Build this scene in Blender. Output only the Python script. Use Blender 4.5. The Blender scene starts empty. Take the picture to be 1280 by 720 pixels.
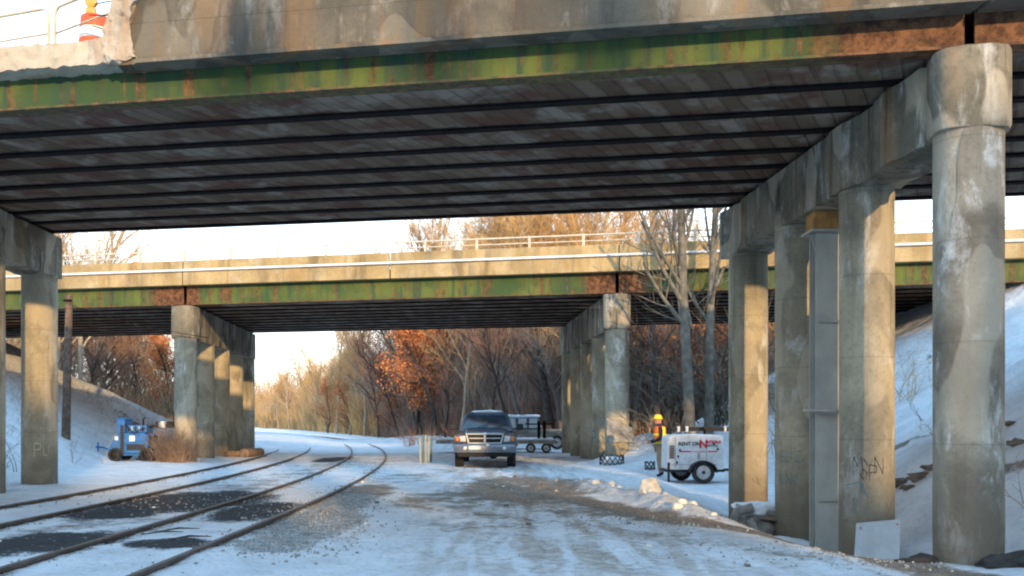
import bpy, bmesh, math, random
import numpy as np
from mathutils import Vector, Matrix, noise
random.seed(7); np.random.seed(7)
sc = bpy.context.scene
col = sc.collection
PI = math.pi; R = math.radians
F = 1200.0; EYE = 1.5
def at(px, py, Y):                       # photograph pixel + distance -> world point
    return Vector(((px-640)*Y/F, Y, EYE-(py-525)*Y/F))
def G(px, py, z=-.08):                   # photograph pixel on ground of height z
    Y = (EYE-z)*F/(py-525); return ((px-640)*Y/F, Y)
def sm(a, b, x):
    t = np.clip((x-a)/(b-a), 0, 1); return t*t*(3-2*t)

# ------------------------------------------------------------------ materials
class NT:
    def __init__(s, name, rough=.8, spec=.3):
        s.m = bpy.data.materials.new(name); s.m.use_nodes = True
        s.nt = s.m.node_tree; s.n = s.nt.nodes; s.l = s.nt.links
        s.b = s.n['Principled BSDF']; s.b.inputs['Roughness'].default_value = rough
        s.b.inputs['Specular IOR Level'].default_value = spec
        s.geo = s.n.new('ShaderNodeNewGeometry'); s.tc = s.n.new('ShaderNodeTexCoord')
    def put(s, sock, v):
        if hasattr(v, 'is_linked') or isinstance(v, bpy.types.NodeSocket): s.l.new(v, sock)
        elif isinstance(v, (tuple, list)) and len(v) == 3 and sock.type == 'RGBA': sock.default_value = (*v, 1)
        else: sock.default_value = v
    def vec(s, scale=(1,1,1), rot=(0,0,0), obj=False, loc=(0,0,0)):
        m = s.n.new('ShaderNodeMapping'); m.inputs['Scale'].default_value = scale
        m.inputs['Rotation'].default_value = rot; m.inputs['Location'].default_value = loc
        s.l.new(s.tc.outputs['Object'] if obj else s.geo.outputs['Position'], m.inputs['Vector']); return m.outputs[0]
    def noise(s, scale=1, detail=5, v=None, rough=.55, dist=0):
        t = s.n.new('ShaderNodeTexNoise'); t.inputs['Scale'].default_value = scale
        t.inputs['Detail'].default_value = detail; t.inputs['Roughness'].default_value = rough
        t.inputs['Distortion'].default_value = dist
        s.l.new(v if v is not None else s.vec(), t.inputs['Vector']); return t.outputs['Fac']
    def vor(s, scale, v=None, feat='F1', out='Distance'):
        t = s.n.new('ShaderNodeTexVoronoi'); t.feature = feat; t.inputs['Scale'].default_value = scale
        s.l.new(v if v is not None else s.vec(), t.inputs['Vector']); return t.outputs[out]
    def wave(s, scale, v=None, axis='X', dist=0):
        t = s.n.new('ShaderNodeTexWave'); t.bands_direction = axis; t.inputs['Scale'].default_value = scale
        t.inputs['Distortion'].default_value = dist
        s.l.new(v if v is not None else s.vec(), t.inputs['Vector']); return t.outputs['Fac']
    def ramp(s, fac, a, b, c0=(0,0,0), c1=(1,1,1)):
        r = s.n.new('ShaderNodeMapRange'); r.interpolation_type = 'SMOOTHSTEP'
        r.inputs['From Min'].default_value = a; r.inputs['From Max'].default_value = b
        s.put(r.inputs['Value'], fac); return r.outputs[0]
    def mix(s, f, a, b, mode='MIX'):
        m = s.n.new('ShaderNodeMix'); m.data_type = 'RGBA'; m.blend_type = mode
        s.put(m.inputs[0], f); s.put(m.inputs[6], a); s.put(m.inputs[7], b); return m.outputs[2]
    def math(s, op, a, b=0.0):
        m = s.n.new('ShaderNodeMath'); m.operation = op; s.put(m.inputs[0], a); s.put(m.inputs[1], b); return m.outputs[0]
    def attr(s, name):
        a = s.n.new('ShaderNodeAttribute'); a.attribute_name = name
        x = s.n.new('ShaderNodeSeparateColor'); s.l.new(a.outputs['Color'], x.inputs[0]); return x.outputs
    def sep(s, axis='Z', obj=False):
        x = s.n.new('ShaderNodeSeparateXYZ'); s.l.new(s.tc.outputs['Object'] if obj else s.geo.outputs['Position'], x.inputs[0]); return x.outputs[axis]
    def color(s, c): s.put(s.b.inputs['Base Color'], c); return s
    def bump(s, h, st=.3, dist=.05):
        b = s.n.new('ShaderNodeBump'); b.inputs['Strength'].default_value = st; b.inputs['Distance'].default_value = dist
        s.l.new(h, b.inputs['Height']); s.l.new(b.outputs[0], s.b.inputs['Normal']); return s

def m_concrete(name, c1, c2, dark=(.07,.065,.055), eff=.5, joints=False, streak=.6, splash=0, warmrust=0.0, fs=1.0, pk=.5):
    t = NT(name, .88, .2)
    big = t.noise(.9, 6, dist=.6); fine = t.noise(14, 6, rough=.7)
    c = t.mix(t.ramp(big, .35, .65), c1, c2)
    c = t.mix(t.math('MULTIPLY', t.ramp(fine, .45, .75), .35), c, dark)
    st = t.noise(1, 5, t.vec((3.2*fs, 3.2*fs, .28)), dist=.4)
    c = t.mix(t.math('MULTIPLY', t.ramp(st, .50, .72), streak), c, dark)
    wh = t.noise(1, 7, t.vec((2.2, 2.2, .9), loc=(5, 2, 1)), rough=.72, dist=.35)
    c = t.mix(t.math('MULTIPLY', t.ramp(wh, .52, .70), eff), c, (.62,.60,.56))
    pch = t.noise(1, 2, t.vec((1.3, 1.3, .7), loc=(1, 7, 3)), rough=.3)
    c = t.mix(t.math('MULTIPLY', t.ramp(pch, .54, .57), pk), c, (.50,.43,.32))
    pit = t.math('SUBTRACT', 1.0, t.ramp(t.vor(16), .05, .13))
    c = t.mix(t.math('MULTIPLY', t.math('MULTIPLY', pit, t.ramp(fine, .45, .6)), .8), c, dark)
    if joints:
        z = t.math('FRACT', t.math('DIVIDE', t.math('ADD', t.sep('Z'), .62), 1.22))
        j = t.math('SUBTRACT', 1.0, t.ramp(t.math('ABSOLUTE', t.math('SUBTRACT', z, .5)), .004, .014))
        c = t.mix(t.math('MULTIPLY', j, .2), c, (.06,.055,.05))
    if splash:
        z = t.math('ADD', t.sep('Z'), t.math('MULTIPLY', t.noise(2.2, 5), -1.5))
        c = t.mix(t.math('MULTIPLY', t.math('SUBTRACT', 1.0, t.ramp(z, -1.1, .6)), .85), c, (.15,.12,.085))
    if warmrust:
        rr = t.noise(1, 5, t.vec((1.4,1.4,.25), loc=(3,9,0)), dist=.8)
        c = t.mix(t.math('MULTIPLY', t.ramp(rr, .56, .66), warmrust), c, (.27,.14,.05))
    t.color(c); t.bump(t.math('ADD', t.math('ADD', fine, t.math('MULTIPLY', big, 2.0)), t.math('MULTIPLY', t.ramp(pch, .54, .56), -.5)), .75, .025); return t.m

def m_girder(name, rust_lo=-99, rust_hi=99, O=(0,0), u=(1,0)):
    # green paint eaten by rust; rust grows toward the joints at a = 0 and the lower flange
    t = NT(name, .75, .3)
    g = t.mix(t.ramp(t.noise(.7, 4), .35, .65), (.04,.08,.027), (.11,.145,.035))
    g = t.mix(t.ramp(t.noise(1, 5, t.vec((4,4,.5))), .45, .7), g, (.03,.07,.045))
    rust = t.mix(t.ramp(t.noise(6, 6, rough=.7), .35, .65), (.055,.024,.014), (.20,.095,.045))
    st = t.noise(1, 7, t.vec((5, 5, .45)), rough=.7, dist=.5)
    f = t.ramp(st, .50, .66)
    # distance to nearest joint along the deck
    wr = .55 if O[1] == 1 else 1.0
    dx = t.math('SUBTRACT', t.sep('X'), O[0])
    near = t.math('SUBTRACT', 1.0, t.ramp(t.math('ABSOLUTE', dx), .8*wr, 3.2*wr))
    near2 = t.math('SUBTRACT', 1.0, t.ramp(t.math('ABSOLUTE', t.math('ADD', dx, u[0]*16.2)), .3, 1.8))
    nn = t.math('MAXIMUM', near, near2)
    f2 = t.ramp(t.math('ADD', t.math('MULTIPLY', nn, .62), t.math('MULTIPLY', st, .9)), .68, .98)
    f = t.math('MAXIMUM', f, f2)
    zl = t.math('SUBTRACT', 1.0, t.ramp(t.math('ADD', t.sep('Z'), t.math('MULTIPLY', t.noise(5, 5), .22)), rust_lo+.10, rust_lo+.24))
    f = t.math('MAXIMUM', f, zl)
    c = t.mix(f, g, rust)
    sp = t.noise(22, 4, rough=.8)
    c = t.mix(t.math('MULTIPLY', t.ramp(sp, .60, .70), .8), c, (.05,.02,.012))
    t.color(c); t.bump(t.noise(9, 6, rough=.7), .4, .02); return t.m

M = {}
def simple(name, c, rough=.6, metal=0, var=.25, sc_=5, obj=True, bumpst=.15, dirt=None, dirtamt=.5, spec=.4, coat=0):
    t = NT(name, rough, spec)
    v = t.vec(obj=obj)
    n = t.noise(sc_, 5, v)
    cc = t.mix(t.ramp(n, .3, .7), tuple(x*(1-var) for x in c), tuple(min(1, x*(1+var)) for x in c))
    if dirt:
        zz = t.noise(sc_*.8, 6, t.vec((1,1,.5), obj=obj, loc=(3,3,3)), rough=.7)
        cc = t.mix(t.math('MULTIPLY', t.ramp(zz, .45, .68), dirtamt), cc, dirt)
    t.color(cc); t.b.inputs['Metallic'].default_value = metal
    if coat: t.b.inputs['Coat Weight'].default_value = coat
    t.put(t.b.inputs['Roughness'], t.math('ADD', t.math('MULTIPLY', n, .25), rough-.12))
    if bumpst: t.bump(t.noise(sc_*6, 4, v), bumpst, .01)
    M[name] = t.m; return t.m

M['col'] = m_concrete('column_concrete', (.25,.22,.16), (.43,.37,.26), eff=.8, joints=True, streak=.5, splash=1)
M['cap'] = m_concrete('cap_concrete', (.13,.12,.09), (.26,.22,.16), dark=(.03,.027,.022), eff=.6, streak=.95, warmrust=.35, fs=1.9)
M['col_white'] = m_concrete('nearest_column_concrete', (.17,.14,.105), (.35,.30,.225), eff=1.0, joints=True, streak=.45, splash=1, pk=.4)
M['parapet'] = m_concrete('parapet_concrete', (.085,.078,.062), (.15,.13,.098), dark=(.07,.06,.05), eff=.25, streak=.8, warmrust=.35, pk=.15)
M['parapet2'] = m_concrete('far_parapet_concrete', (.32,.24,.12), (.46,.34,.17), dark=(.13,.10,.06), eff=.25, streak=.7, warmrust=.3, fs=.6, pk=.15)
M['broken'] = m_concrete('broken_concrete', (.42,.37,.30), (.60,.54,.45), dark=(.12,.09,.07), eff=.7, streak=.2, warmrust=.45)

def m_soffit():
    t = NT('soffit_boards', .85, .2)
    v = t.vec((1,1,1), rot=(0,0,R(26)))
    sx = t.n.new('ShaderNodeSeparateXYZ'); t.l.new(v, sx.inputs[0])
    w = t.math('ADD', t.math('DIVIDE', sx.outputs['X'], .27), t.math('MULTIPLY', t.noise(.9, 3), .5))
    wn = t.n.new('ShaderNodeTexWhiteNoise'); wn.noise_dimensions = '1D'; t.l.new(t.math('FLOOR', w), wn.inputs['W'])
    edge = t.math('SUBTRACT', 1.0, t.ramp(t.math('ABSOLUTE', t.math('SUBTRACT', t.math('FRACT', w), .5)), .38, .46))
    c = t.mix(wn.outputs['Value'], (.115,.075,.048), (.21,.15,.105))
    n = t.noise(1.1, 6, dist=.6)
    c = t.mix(t.math('MULTIPLY', t.ramp(n, .50, .64), .7), c, (.31,.265,.215))
    c = t.mix(t.math('MULTIPLY', t.ramp(t.noise(1.6, 6, t.vec(loc=(9,1,0))), .50, .64), .8), c, (.12,.05,.035))
    c = t.mix(t.math('MULTIPLY', t.math('SUBTRACT', 1.0, edge), .25), c, (.03,.025,.022))
    t.color(c); t.bump(t.math('ADD', edge, n), .6, .04); return t.m
M['soffit'] = m_soffit()
O1 = Vector((5.56, 11.7)); U1 = Vector((.9836,-.1805)); V1 = Vector((-.074,.997))
O2 = Vector((3.5, 32.0)); U2 = Vector((.978,-.208)); V2 = Vector((-.077,.997))
M['girder1'] = m_girder('girder_paint', 5.93, 99, (O1.x+.1,0), U1)
M['girder2'] = m_girder('far_girder_paint', 5.68, 99, (O2.x,1), U2)
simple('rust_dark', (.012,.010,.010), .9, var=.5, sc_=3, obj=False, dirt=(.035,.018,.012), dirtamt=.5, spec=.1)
simple('rail_steel', (.10,.075,.06), .55, metal=.3, var=.4, sc_=4, obj=False, dirt=(.10,.05,.03))
simple('galv', (.37,.36,.315), .5, metal=.0, var=.12, sc_=2, obj=False, dirt=(.2,.2,.19), dirtamt=.3)
simple('gusset', (.30,.33,.36), .5, var=.12, sc_=2)
simple('timber', (.42,.21,.06), .8, var=.35, sc_=4, obj=False, dirt=(.10,.05,.02))
simple('pole_wood', (.13,.085,.06), .9, var=.4, sc_=7, obj=False, dirt=(.05,.035,.03))
simple('log_wood', (.25,.16,.10), .9, var=.4, sc_=7, obj=False, dirt=(.08,.05,.03))
simple('pipe_paint', (.75,.76,.78), .5, var=.08, obj=False, dirt=(.45,.38,.28), dirtamt=.4)
simple('rail_alu', (.55,.50,.40), .5, var=.15, obj=False)
simple('fence_paint', (.55,.48,.33), .5, var=.15, dirt=(.3,.2,.1))
simple('orange', (.80,.10,.025), .45, var=.15, dirt=(.3,.06,.03), dirtamt=.4)
simple('white_band', (.75,.74,.70), .4, var=.08, dirt=(.4,.36,.3), dirtamt=.4)
simple('amber', (.55,.30,.06), .25, var=.2)
simple('rubber', (.018,.018,.019), .85, var=.3, dirt=(.12,.11,.10), dirtamt=.35)
simple('rim', (.62,.64,.66), .4, metal=.3, var=.15, dirt=(.25,.22,.18))
simple('truck_paint', (.085,.105,.145), .3, metal=.4, var=.15, dirt=(.30,.28,.25), dirtamt=.25, coat=.7, bumpst=0)
simple('chrome', (.52,.54,.56), .34, metal=1, var=.08, dirt=(.3,.27,.24), dirtamt=.35, bumpst=0)
simple('black', (.012,.012,.013), .6, var=.2)
simple('glass', (.018,.028,.042), .06, var=.3, spec=.8, bumpst=0, coat=.5)
simple('lamp_glass', (.55,.55,.53), .15, var=.15, spec=.8, bumpst=0, coat=.8)
simple('lamp_amber', (.6,.19,.03), .2, var=.15, bumpst=0)
simple('white_paint', (.68,.69,.70), .4, var=.08, dirt=(.40,.35,.29), dirtamt=.5, bumpst=.03)
simple('panel_white', (.42,.43,.43), .6, var=.08, dirt=(.36,.34,.3), dirtamt=.4)
simple('red_paint', (.62,.03,.03), .45, var=.1)
simple('black_paint', (.03,.03,.035), .5, var=.1)
simple('blue_paint', (.03,.14,.38), .45, var=.2, dirt=(.10,.13,.17), dirtamt=.4)
simple('graff_blue', (.05,.16,.22), .7, var=.3)
simple('graff_dark', (.03,.03,.05), .7, var=.3)
simple('graff_white', (.6,.55,.45), .7, var=.2)
simple('skin', (.50,.24,.16), .6, var=.08, bumpst=0)
simple('vest', (.85,.16,.02), .6, var=.1)
simple('vest_yellow', (.85,.72,.03), .55, var=.1)
simple('jacket', (.02,.022,.035), .85, var=.3)
simple('trousers', (.36,.24,.15), .85, var=.2)
simple('hat', (.85,.60,.03), .35, var=.06, bumpst=0)
simple('bark', (.15,.125,.10), .9, var=.4, sc_=6, obj=True, dirt=(.05,.04,.035), bumpst=.6)
simple('bark_grey', (.15,.135,.11), .9, var=.35, sc_=5, obj=False, dirt=(.09,.085,.06), bumpst=.6)
simple('bark_dark', (.065,.05,.042), .9, var=.4, sc_=6, dirt=(.02,.018,.016), bumpst=.5)
simple('bark_pale', (.38,.30,.21), .9, var=.25, sc_=6, dirt=(.18,.12,.08), bumpst=.5)
simple('twig', (.34,.24,.17), .9, var=.35, sc_=1.5, bumpst=0)
simple('twig_sungold', (.58,.36,.15), .9, var=.35, sc_=1.5, bumpst=0)  # low sun and haze on the wood painted into the twig gold
simple('twig_red', (.33,.18,.13), .9, var=.35, sc_=1.5, bumpst=0)
simple('oak_leaf', (.52,.185,.06), .8, var=.55, sc_=1.3, bumpst=0)
simple('dry_grass', (.26,.18,.13), .95, var=.45, sc_=1.5, bumpst=0)
simple('thicket_brown', (.34,.225,.13), .95, var=.5, sc_=.35, obj=False, bumpst=0)
simple('thicket', (.33,.18,.13), .95, var=.5, sc_=.35, obj=False, bumpst=0)
simple('thicket_sunhaze', (.52,.33,.15), .95, var=.5, sc_=.35, obj=False, bumpst=0)  # warm sun glow and haze mixed into the far thicket colour
simple('thicket_grey', (.34,.27,.22), .95, var=.5, sc_=.5, obj=False, bumpst=0)
simple('dark_soil', (.035,.03,.027), .95, var=.4, sc_=6, obj=False, bumpst=.6)
simple('rock', (.17,.13,.10), .9, var=.4, sc_=4, obj=False, bumpst=.6, dirt=(.07,.055,.045))
simple('rubble_grey', (.30,.28,.25), .9, var=.35, sc_=3, obj=False, bumpst=.6, dirt=(.12,.10,.08))
simple('post_white', (.33,.33,.28), .6, var=.2, dirt=(.2,.2,.17))
simple('post_green', (.10,.14,.12), .6, var=.2)
def m_snow(name, tint=(.80,.82,.85), dirty=.25, dc=(.36,.29,.21)):
    t = NT(name, .7, .3); n = t.noise(5, 7, rough=.65)
    c = t.mix(t.math('MULTIPLY', t.ramp(n, .48, .7), dirty), tint, dc)
    t.color(c); t.bump(n, .6, .05); M[name] = t.m
m_snow('snow'); m_snow('snow_dirty', (.72,.68,.62), .6)
# ground with masks
def m_ground():
    t = NT('ground_snow', .82, .25)
    a = t.attr('mask'); b = t.attr('mask2')
    n1 = t.noise(1.3, 8, rough=.6, dist=.5); n2 = t.noise(7, 8, rough=.68); n3 = t.noise(30, 5, rough=.7)
    nf = t.noise(.35, 5, dist=.8)
    snow = t.mix(t.ramp(n1, .35, .7), (.86,.87,.89), (.70,.72,.75))
    snow = t.mix(t.math('MULTIPLY', t.ramp(n2, .55, .70), .45), snow, (.45,.39,.32))
    # streaks of tyre traffic along the road
    tr = t.noise(1, 6, t.vec((2.6, .28, 1), rot=(0,0,R(-14))), rough=.6, dist=.6)
    pk = t.mix(t.ramp(n2, .4, .62), (.56,.48,.40), (.36,.28,.21))
    snow = t.mix(t.math('MULTIPLY', t.math('MULTIPLY', t.ramp(t.math('ADD', tr, t.math('MULTIPLY', t.math('SUBTRACT', n2, .5), .5)), .38, .62), b[0]), .85), snow, pk)
    brk = t.math('ADD', t.math('MULTIPLY', t.math('SUBTRACT', n2, .5), 1.1), t.math('MULTIPLY', t.math('SUBTRACT', n1, .5), 1.1))
    def msk(x, lo=.42, hi=.62): return t.ramp(t.math('ADD', x, brk), lo, hi)
    dirt = t.mix(t.ramp(n2, .35, .65), (.10,.075,.05), (.26,.195,.13))
    dirt = t.mix(t.ramp(n3, .5, .66), dirt, (.48,.44,.39))
    grav = t.mix(t.ramp(t.vor(17), .15, .5), (.05,.052,.048), (.21,.205,.185))
    gs = t.mix(t.ramp(t.math('ADD', n3, t.math('MULTIPLY', n2, .5)), .70, .84), grav, (.66,.67,.69))
    asp = t.mix(t.ramp(n3, .4, .7), (.030,.031,.034), (.075,.075,.078))
    asp = t.mix(t.math('MULTIPLY', t.ramp(n2, .60, .70), .8), asp, (.62,.62,.63))
    veg = t.mix(t.ramp(n2, .4, .62), (.23,.16,.10), (.10,.065,.045))
    c = t.mix(t.math('MULTIPLY', msk(a[0], .34, .72), .95), snow, dirt)
    c = t.mix(msk(a[2], .42, .68), c, gs)
    am = t.ramp(t.math('ADD', t.math('ADD', a[1], brk), t.math('MULTIPLY', t.math('SUBTRACT', n3, .5), 1.7)), .40, .66)
    c = t.mix(am, c, asp)
    c = t.mix(t.math('MULTIPLY', msk(b[1], .42, .62), .9), c, veg)
    t.color(c)
    h0 = t.math('MULTIPLY', t.math('ADD', t.ramp(t.vor(4.5, t.vec((1,.8,1))), .05, .45), t.ramp(t.vor(9), .1, .5)), .22)
    h = t.math('ADD', t.math('ADD', h0, t.math('MULTIPLY', n1, 1.6)), t.math('ADD', t.math('MULTIPLY', n2, .9), t.math('MULTIPLY', n3, .35)))
    t.bump(h, .95, .13); return t.m
M['ground'] = m_ground()

# ------------------------------------------------------------------ builders
def tag(o, label=None, cat=None, group=None, kind=None):
    if label: o['label'] = label
    if cat: o['category'] = cat
    if group: o['group'] = group
    if kind: o['kind'] = kind
    return o
def empty(name, loc=(0,0,0), rz=0):
    o = bpy.data.objects.new(name, None); col.objects.link(o); o.location = loc; o.rotation_euler = (0,0,rz)
    o.empty_display_size = .2; return o
class MB:
    def __init__(s): s.v = []; s.f = []
    def add(s, vs, fs):
        k = len(s.v); s.v += [tuple(x) for x in vs]; s.f += [tuple(k+i for i in f) for f in fs]; return s
    def hexa(s, p):  # bottom 4 ccw, top 4 ccw
        return s.add(p, [(3,2,1,0),(4,5,6,7),(0,1,5,4),(1,2,6,5),(2,3,7,6),(3,0,4,7)])
    def box(s, x0,x1,y0,y1,z0,z1):
        return s.hexa([(x0,y0,z0),(x1,y0,z0),(x1,y1,z0),(x0,y1,z0),(x0,y0,z1),(x1,y0,z1),(x1,y1,z1),(x0,y1,z1)])
    def taper(s, x0,x1,y0,y1,z0, X0,X1,Y0,Y1,z1):
        return s.hexa([(x0,y0,z0),(x1,y0,z0),(x1,y1,z0),(x0,y1,z0),(X0,Y0,z1),(X1,Y0,z1),(X1,Y1,z1),(X0,Y1,z1)])
    def tube(s, pts, r, n=8, cap=True):
        pts = [Vector(p) for p in pts]; rr = r if isinstance(r, (list,tuple)) else [r]*len(pts)
        k = len(s.v); up = Vector((0,0,1))
        for i, p in enumerate(pts):
            d = (pts[min(i+1, len(pts)-1)]-pts[max(i-1, 0)]).normalized()
            if i == 0:
                x = d.cross(up)
                if x.length < .05: x = d.cross(Vector((1,0,0)))
            x = (x - d*x.dot(d)).normalized(); y = d.cross(x)
            for j in range(n):
                a = 2*PI*j/n; s.v.append(tuple(p + (x*math.cos(a)+y*math.sin(a))*rr[i]))
        for i in range(len(pts)-1):
            for j in range(n):
                a, b = k+i*n+j, k+i*n+(j+1)%n; s.f.append((a, b, b+n, a+n))
        if cap:
            s.f.append(tuple(k+j for j in reversed(range(n)))); s.f.append(tuple(k+(len(pts)-1)*n+j for j in range(n)))
        return s
    def lathe(s, c, prof, n=32, axis='Z', cap=True):  # prof: (radius, height)
        k = len(s.v); c = Vector(c)
        for r, h in prof:
            for j in range(n):
                a = 2*PI*j/n; q = (r*math.cos(a), r*math.sin(a), h)
                if axis == 'X': q = (q[2], q[0], q[1])
                if axis == 'Y': q = (q[1], q[2], q[0])
                s.v.append(tuple(c+Vector(q)))
        for i in range(len(prof)-1):
            for j in range(n):
                a, b = k+i*n+j, k+i*n+(j+1)%n; s.f.append((a, b, b+n, a+n))
        if cap:
            s.f.append(tuple(k+j for j in reversed(range(n)))); s.f.append(tuple(k+(len(prof)-1)*n+j for j in range(n)))
        return s
    def build(s, name, mat, parent=None, bevel=0, smooth=None, loc=None, local=False, seg=2):
        me = bpy.data.meshes.new(name)
        off = Vector((0,0,0))
        if parent is not None and not local:
            off = world_loc(parent)
        elif loc is not None and not local: off = Vector(loc)
        me.from_pydata([tuple(Vector(v)-off) for v in s.v], [], s.f); me.update()
        me.materials.append(M[mat] if isinstance(mat, str) else mat)
        if smooth is not None:
            me.polygons.foreach_set('use_smooth', [True]*len(me.polygons))
            try: me.set_sharp_from_angle(angle=R(smooth))
            except Exception: pass
        o = bpy.data.objects.new(name, me); col.objects.link(o)
        if parent is not None: o.parent = parent
        if loc is not None and parent is None: o.location = loc
        if bevel:
            b = o.modifiers.new('bevel', 'BEVEL'); b.width = bevel; b.segments = seg; b.limit_method = 'ANGLE'; b.angle_limit = R(35)
        return o
def world_loc(o):
    l = Vector((0,0,0))
    while o is not None: l = l + o.location; o = o.parent
    return l
def children(o): return [c for c in bpy.data.objects if c.parent == o]
def copy_tree(o, parent=None, kids=None):
    c = o.copy(); col.objects.link(c); c.parent = parent
    for ch in (kids if kids is not None else children(o)): copy_tree(ch, c)
    return c
def rough_pts(mb, amp, fr=2.0, seed=0, keep=None):
    for i, p in enumerate(mb.v):
        q = Vector(p)
        if keep and keep(q): continue
        d = noise.noise_vector(q*fr+Vector((seed, seed*2, 0)))*amp + noise.noise_vector(q*fr*3.3+Vector((seed,0,0)))*amp*.45
        mb.v[i] = tuple(q+d)
    return mb
def grid_block(f, na, nb, nz):
    """closed block subdivided on every face; f(i,j,k in 0..1) -> point. welded"""
    mb = MB(); idx = {}
    def V(i,j,k):
        if (i,j,k) not in idx: idx[(i,j,k)] = len(mb.v); mb.v.append(tuple(f(i/na, j/nb, k/nz)))
        return idx[(i,j,k)]
    for i in range(na):
        for j in range(nb):
            mb.f.append((V(i,j,0),V(i,j+1,0),V(i+1,j+1,0),V(i+1,j,0))); mb.f.append((V(i,j,nz),V(i+1,j,nz),V(i+1,j+1,nz),V(i,j+1,nz)))
    for i in range(na):
        for k in range(nz):
            mb.f.append((V(i,0,k),V(i+1,0,k),V(i+1,0,k+1),V(i,0,k+1))); mb.f.append((V(i,nb,k),V(i,nb,k+1),V(i+1,nb,k+1),V(i+1,nb,k)))
    for j in range(nb):
        for k in range(nz):
            mb.f.append((V(0,j,k),V(0,j,k+1),V(0,j+1,k+1),V(0,j+1,k))); mb.f.append((V(na,j,k),V(na,j+1,k),V(na,j+1,k+1),V(na,j,k+1)))
    return mb
def boulder(name, c, r, mat, seed=0, squash=(1,1,.8), amp=.3, n=3, parent=None):
    bm = bmesh.new(); bmesh.ops.create_icosphere(bm, subdivisions=n, radius=1)
    mb = MB()
    for v in bm.verts:
        q = v.co.normalized(); d = 1+amp*noise.noise(q*1.3+Vector((seed*3.1,0,0)))+amp*.5*noise.noise(q*4+Vector((seed,3,0)))
        mb.v.append((c[0]+q.x*r*d*squash[0], c[1]+q.y*r*d*squash[1], c[2]+q.z*r*d*squash[2]))
    mb.f = [tuple(v.index for v in f.verts) for f in bm.faces]; bm.free()
    return mb if name is None else mb.build(name, mat, parent, smooth=50, loc=(c[0],c[1],c[2]-r*.5) if parent is None else None)

# ------------------------------------------------------------------ terrain
S2 = (.309, -.951); Pp = (.951, .309)
def shade_crest(s):  # crest heights of the unseen ridge, cut for shadow bands and sun slots
    pts = [(-60,8.2),(-4.4,8.2),(-4.0,5.2),(-3.3,5.0),(-3.1,5.2),(-2.8,2.4),(-1.0,2.0),(-.2,1.2),(.1,7.5),(.9,8.8),(1.3,1.0),(2.4,.8),(2.7,8.5),(3.2,8.8),(3.4,1.3),(4.2,1.0),(4.5,8.8),(5.4,8.8),(5.8,1.2),(6.2,1.0),(6.4,4.4),(6.8,4.4),(6.95,-.2),(8.50,-.4),(8.62,5.2),(9.12,5.2),(9.25,.9),(11.5,.9),(11.9,4),(14.2,4),(14.8,7),(60,8.5)]
    return np.interp(s, [p[0] for p in pts], [p[1] for p in pts])
def fbm(X, Y, f, seed=0, oct=4):
    # cheap value-noise substitute made of rotated sines
    out = 0*X; rs = np.random.RandomState(seed)
    for o in range(oct):
        acc = 0
        for k in range(5):
            a = rs.rand()*6.28; ph = rs.rand()*6.28; ff = f*(2.0**o)*(.7+.6*rs.rand())
            acc = acc+np.sin((X*math.cos(a)+Y*math.sin(a))*ff+ph+1.3*np.sin((X*math.sin(a)-Y*math.cos(a))*ff*.7+ph*2))
        out = out+acc/5*.55**o
    return out
def bump2(X, Y, cx, cy, rx, ry): return np.exp(-((X-cx)/rx)**2-((Y-cy)/ry)**2)
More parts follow.
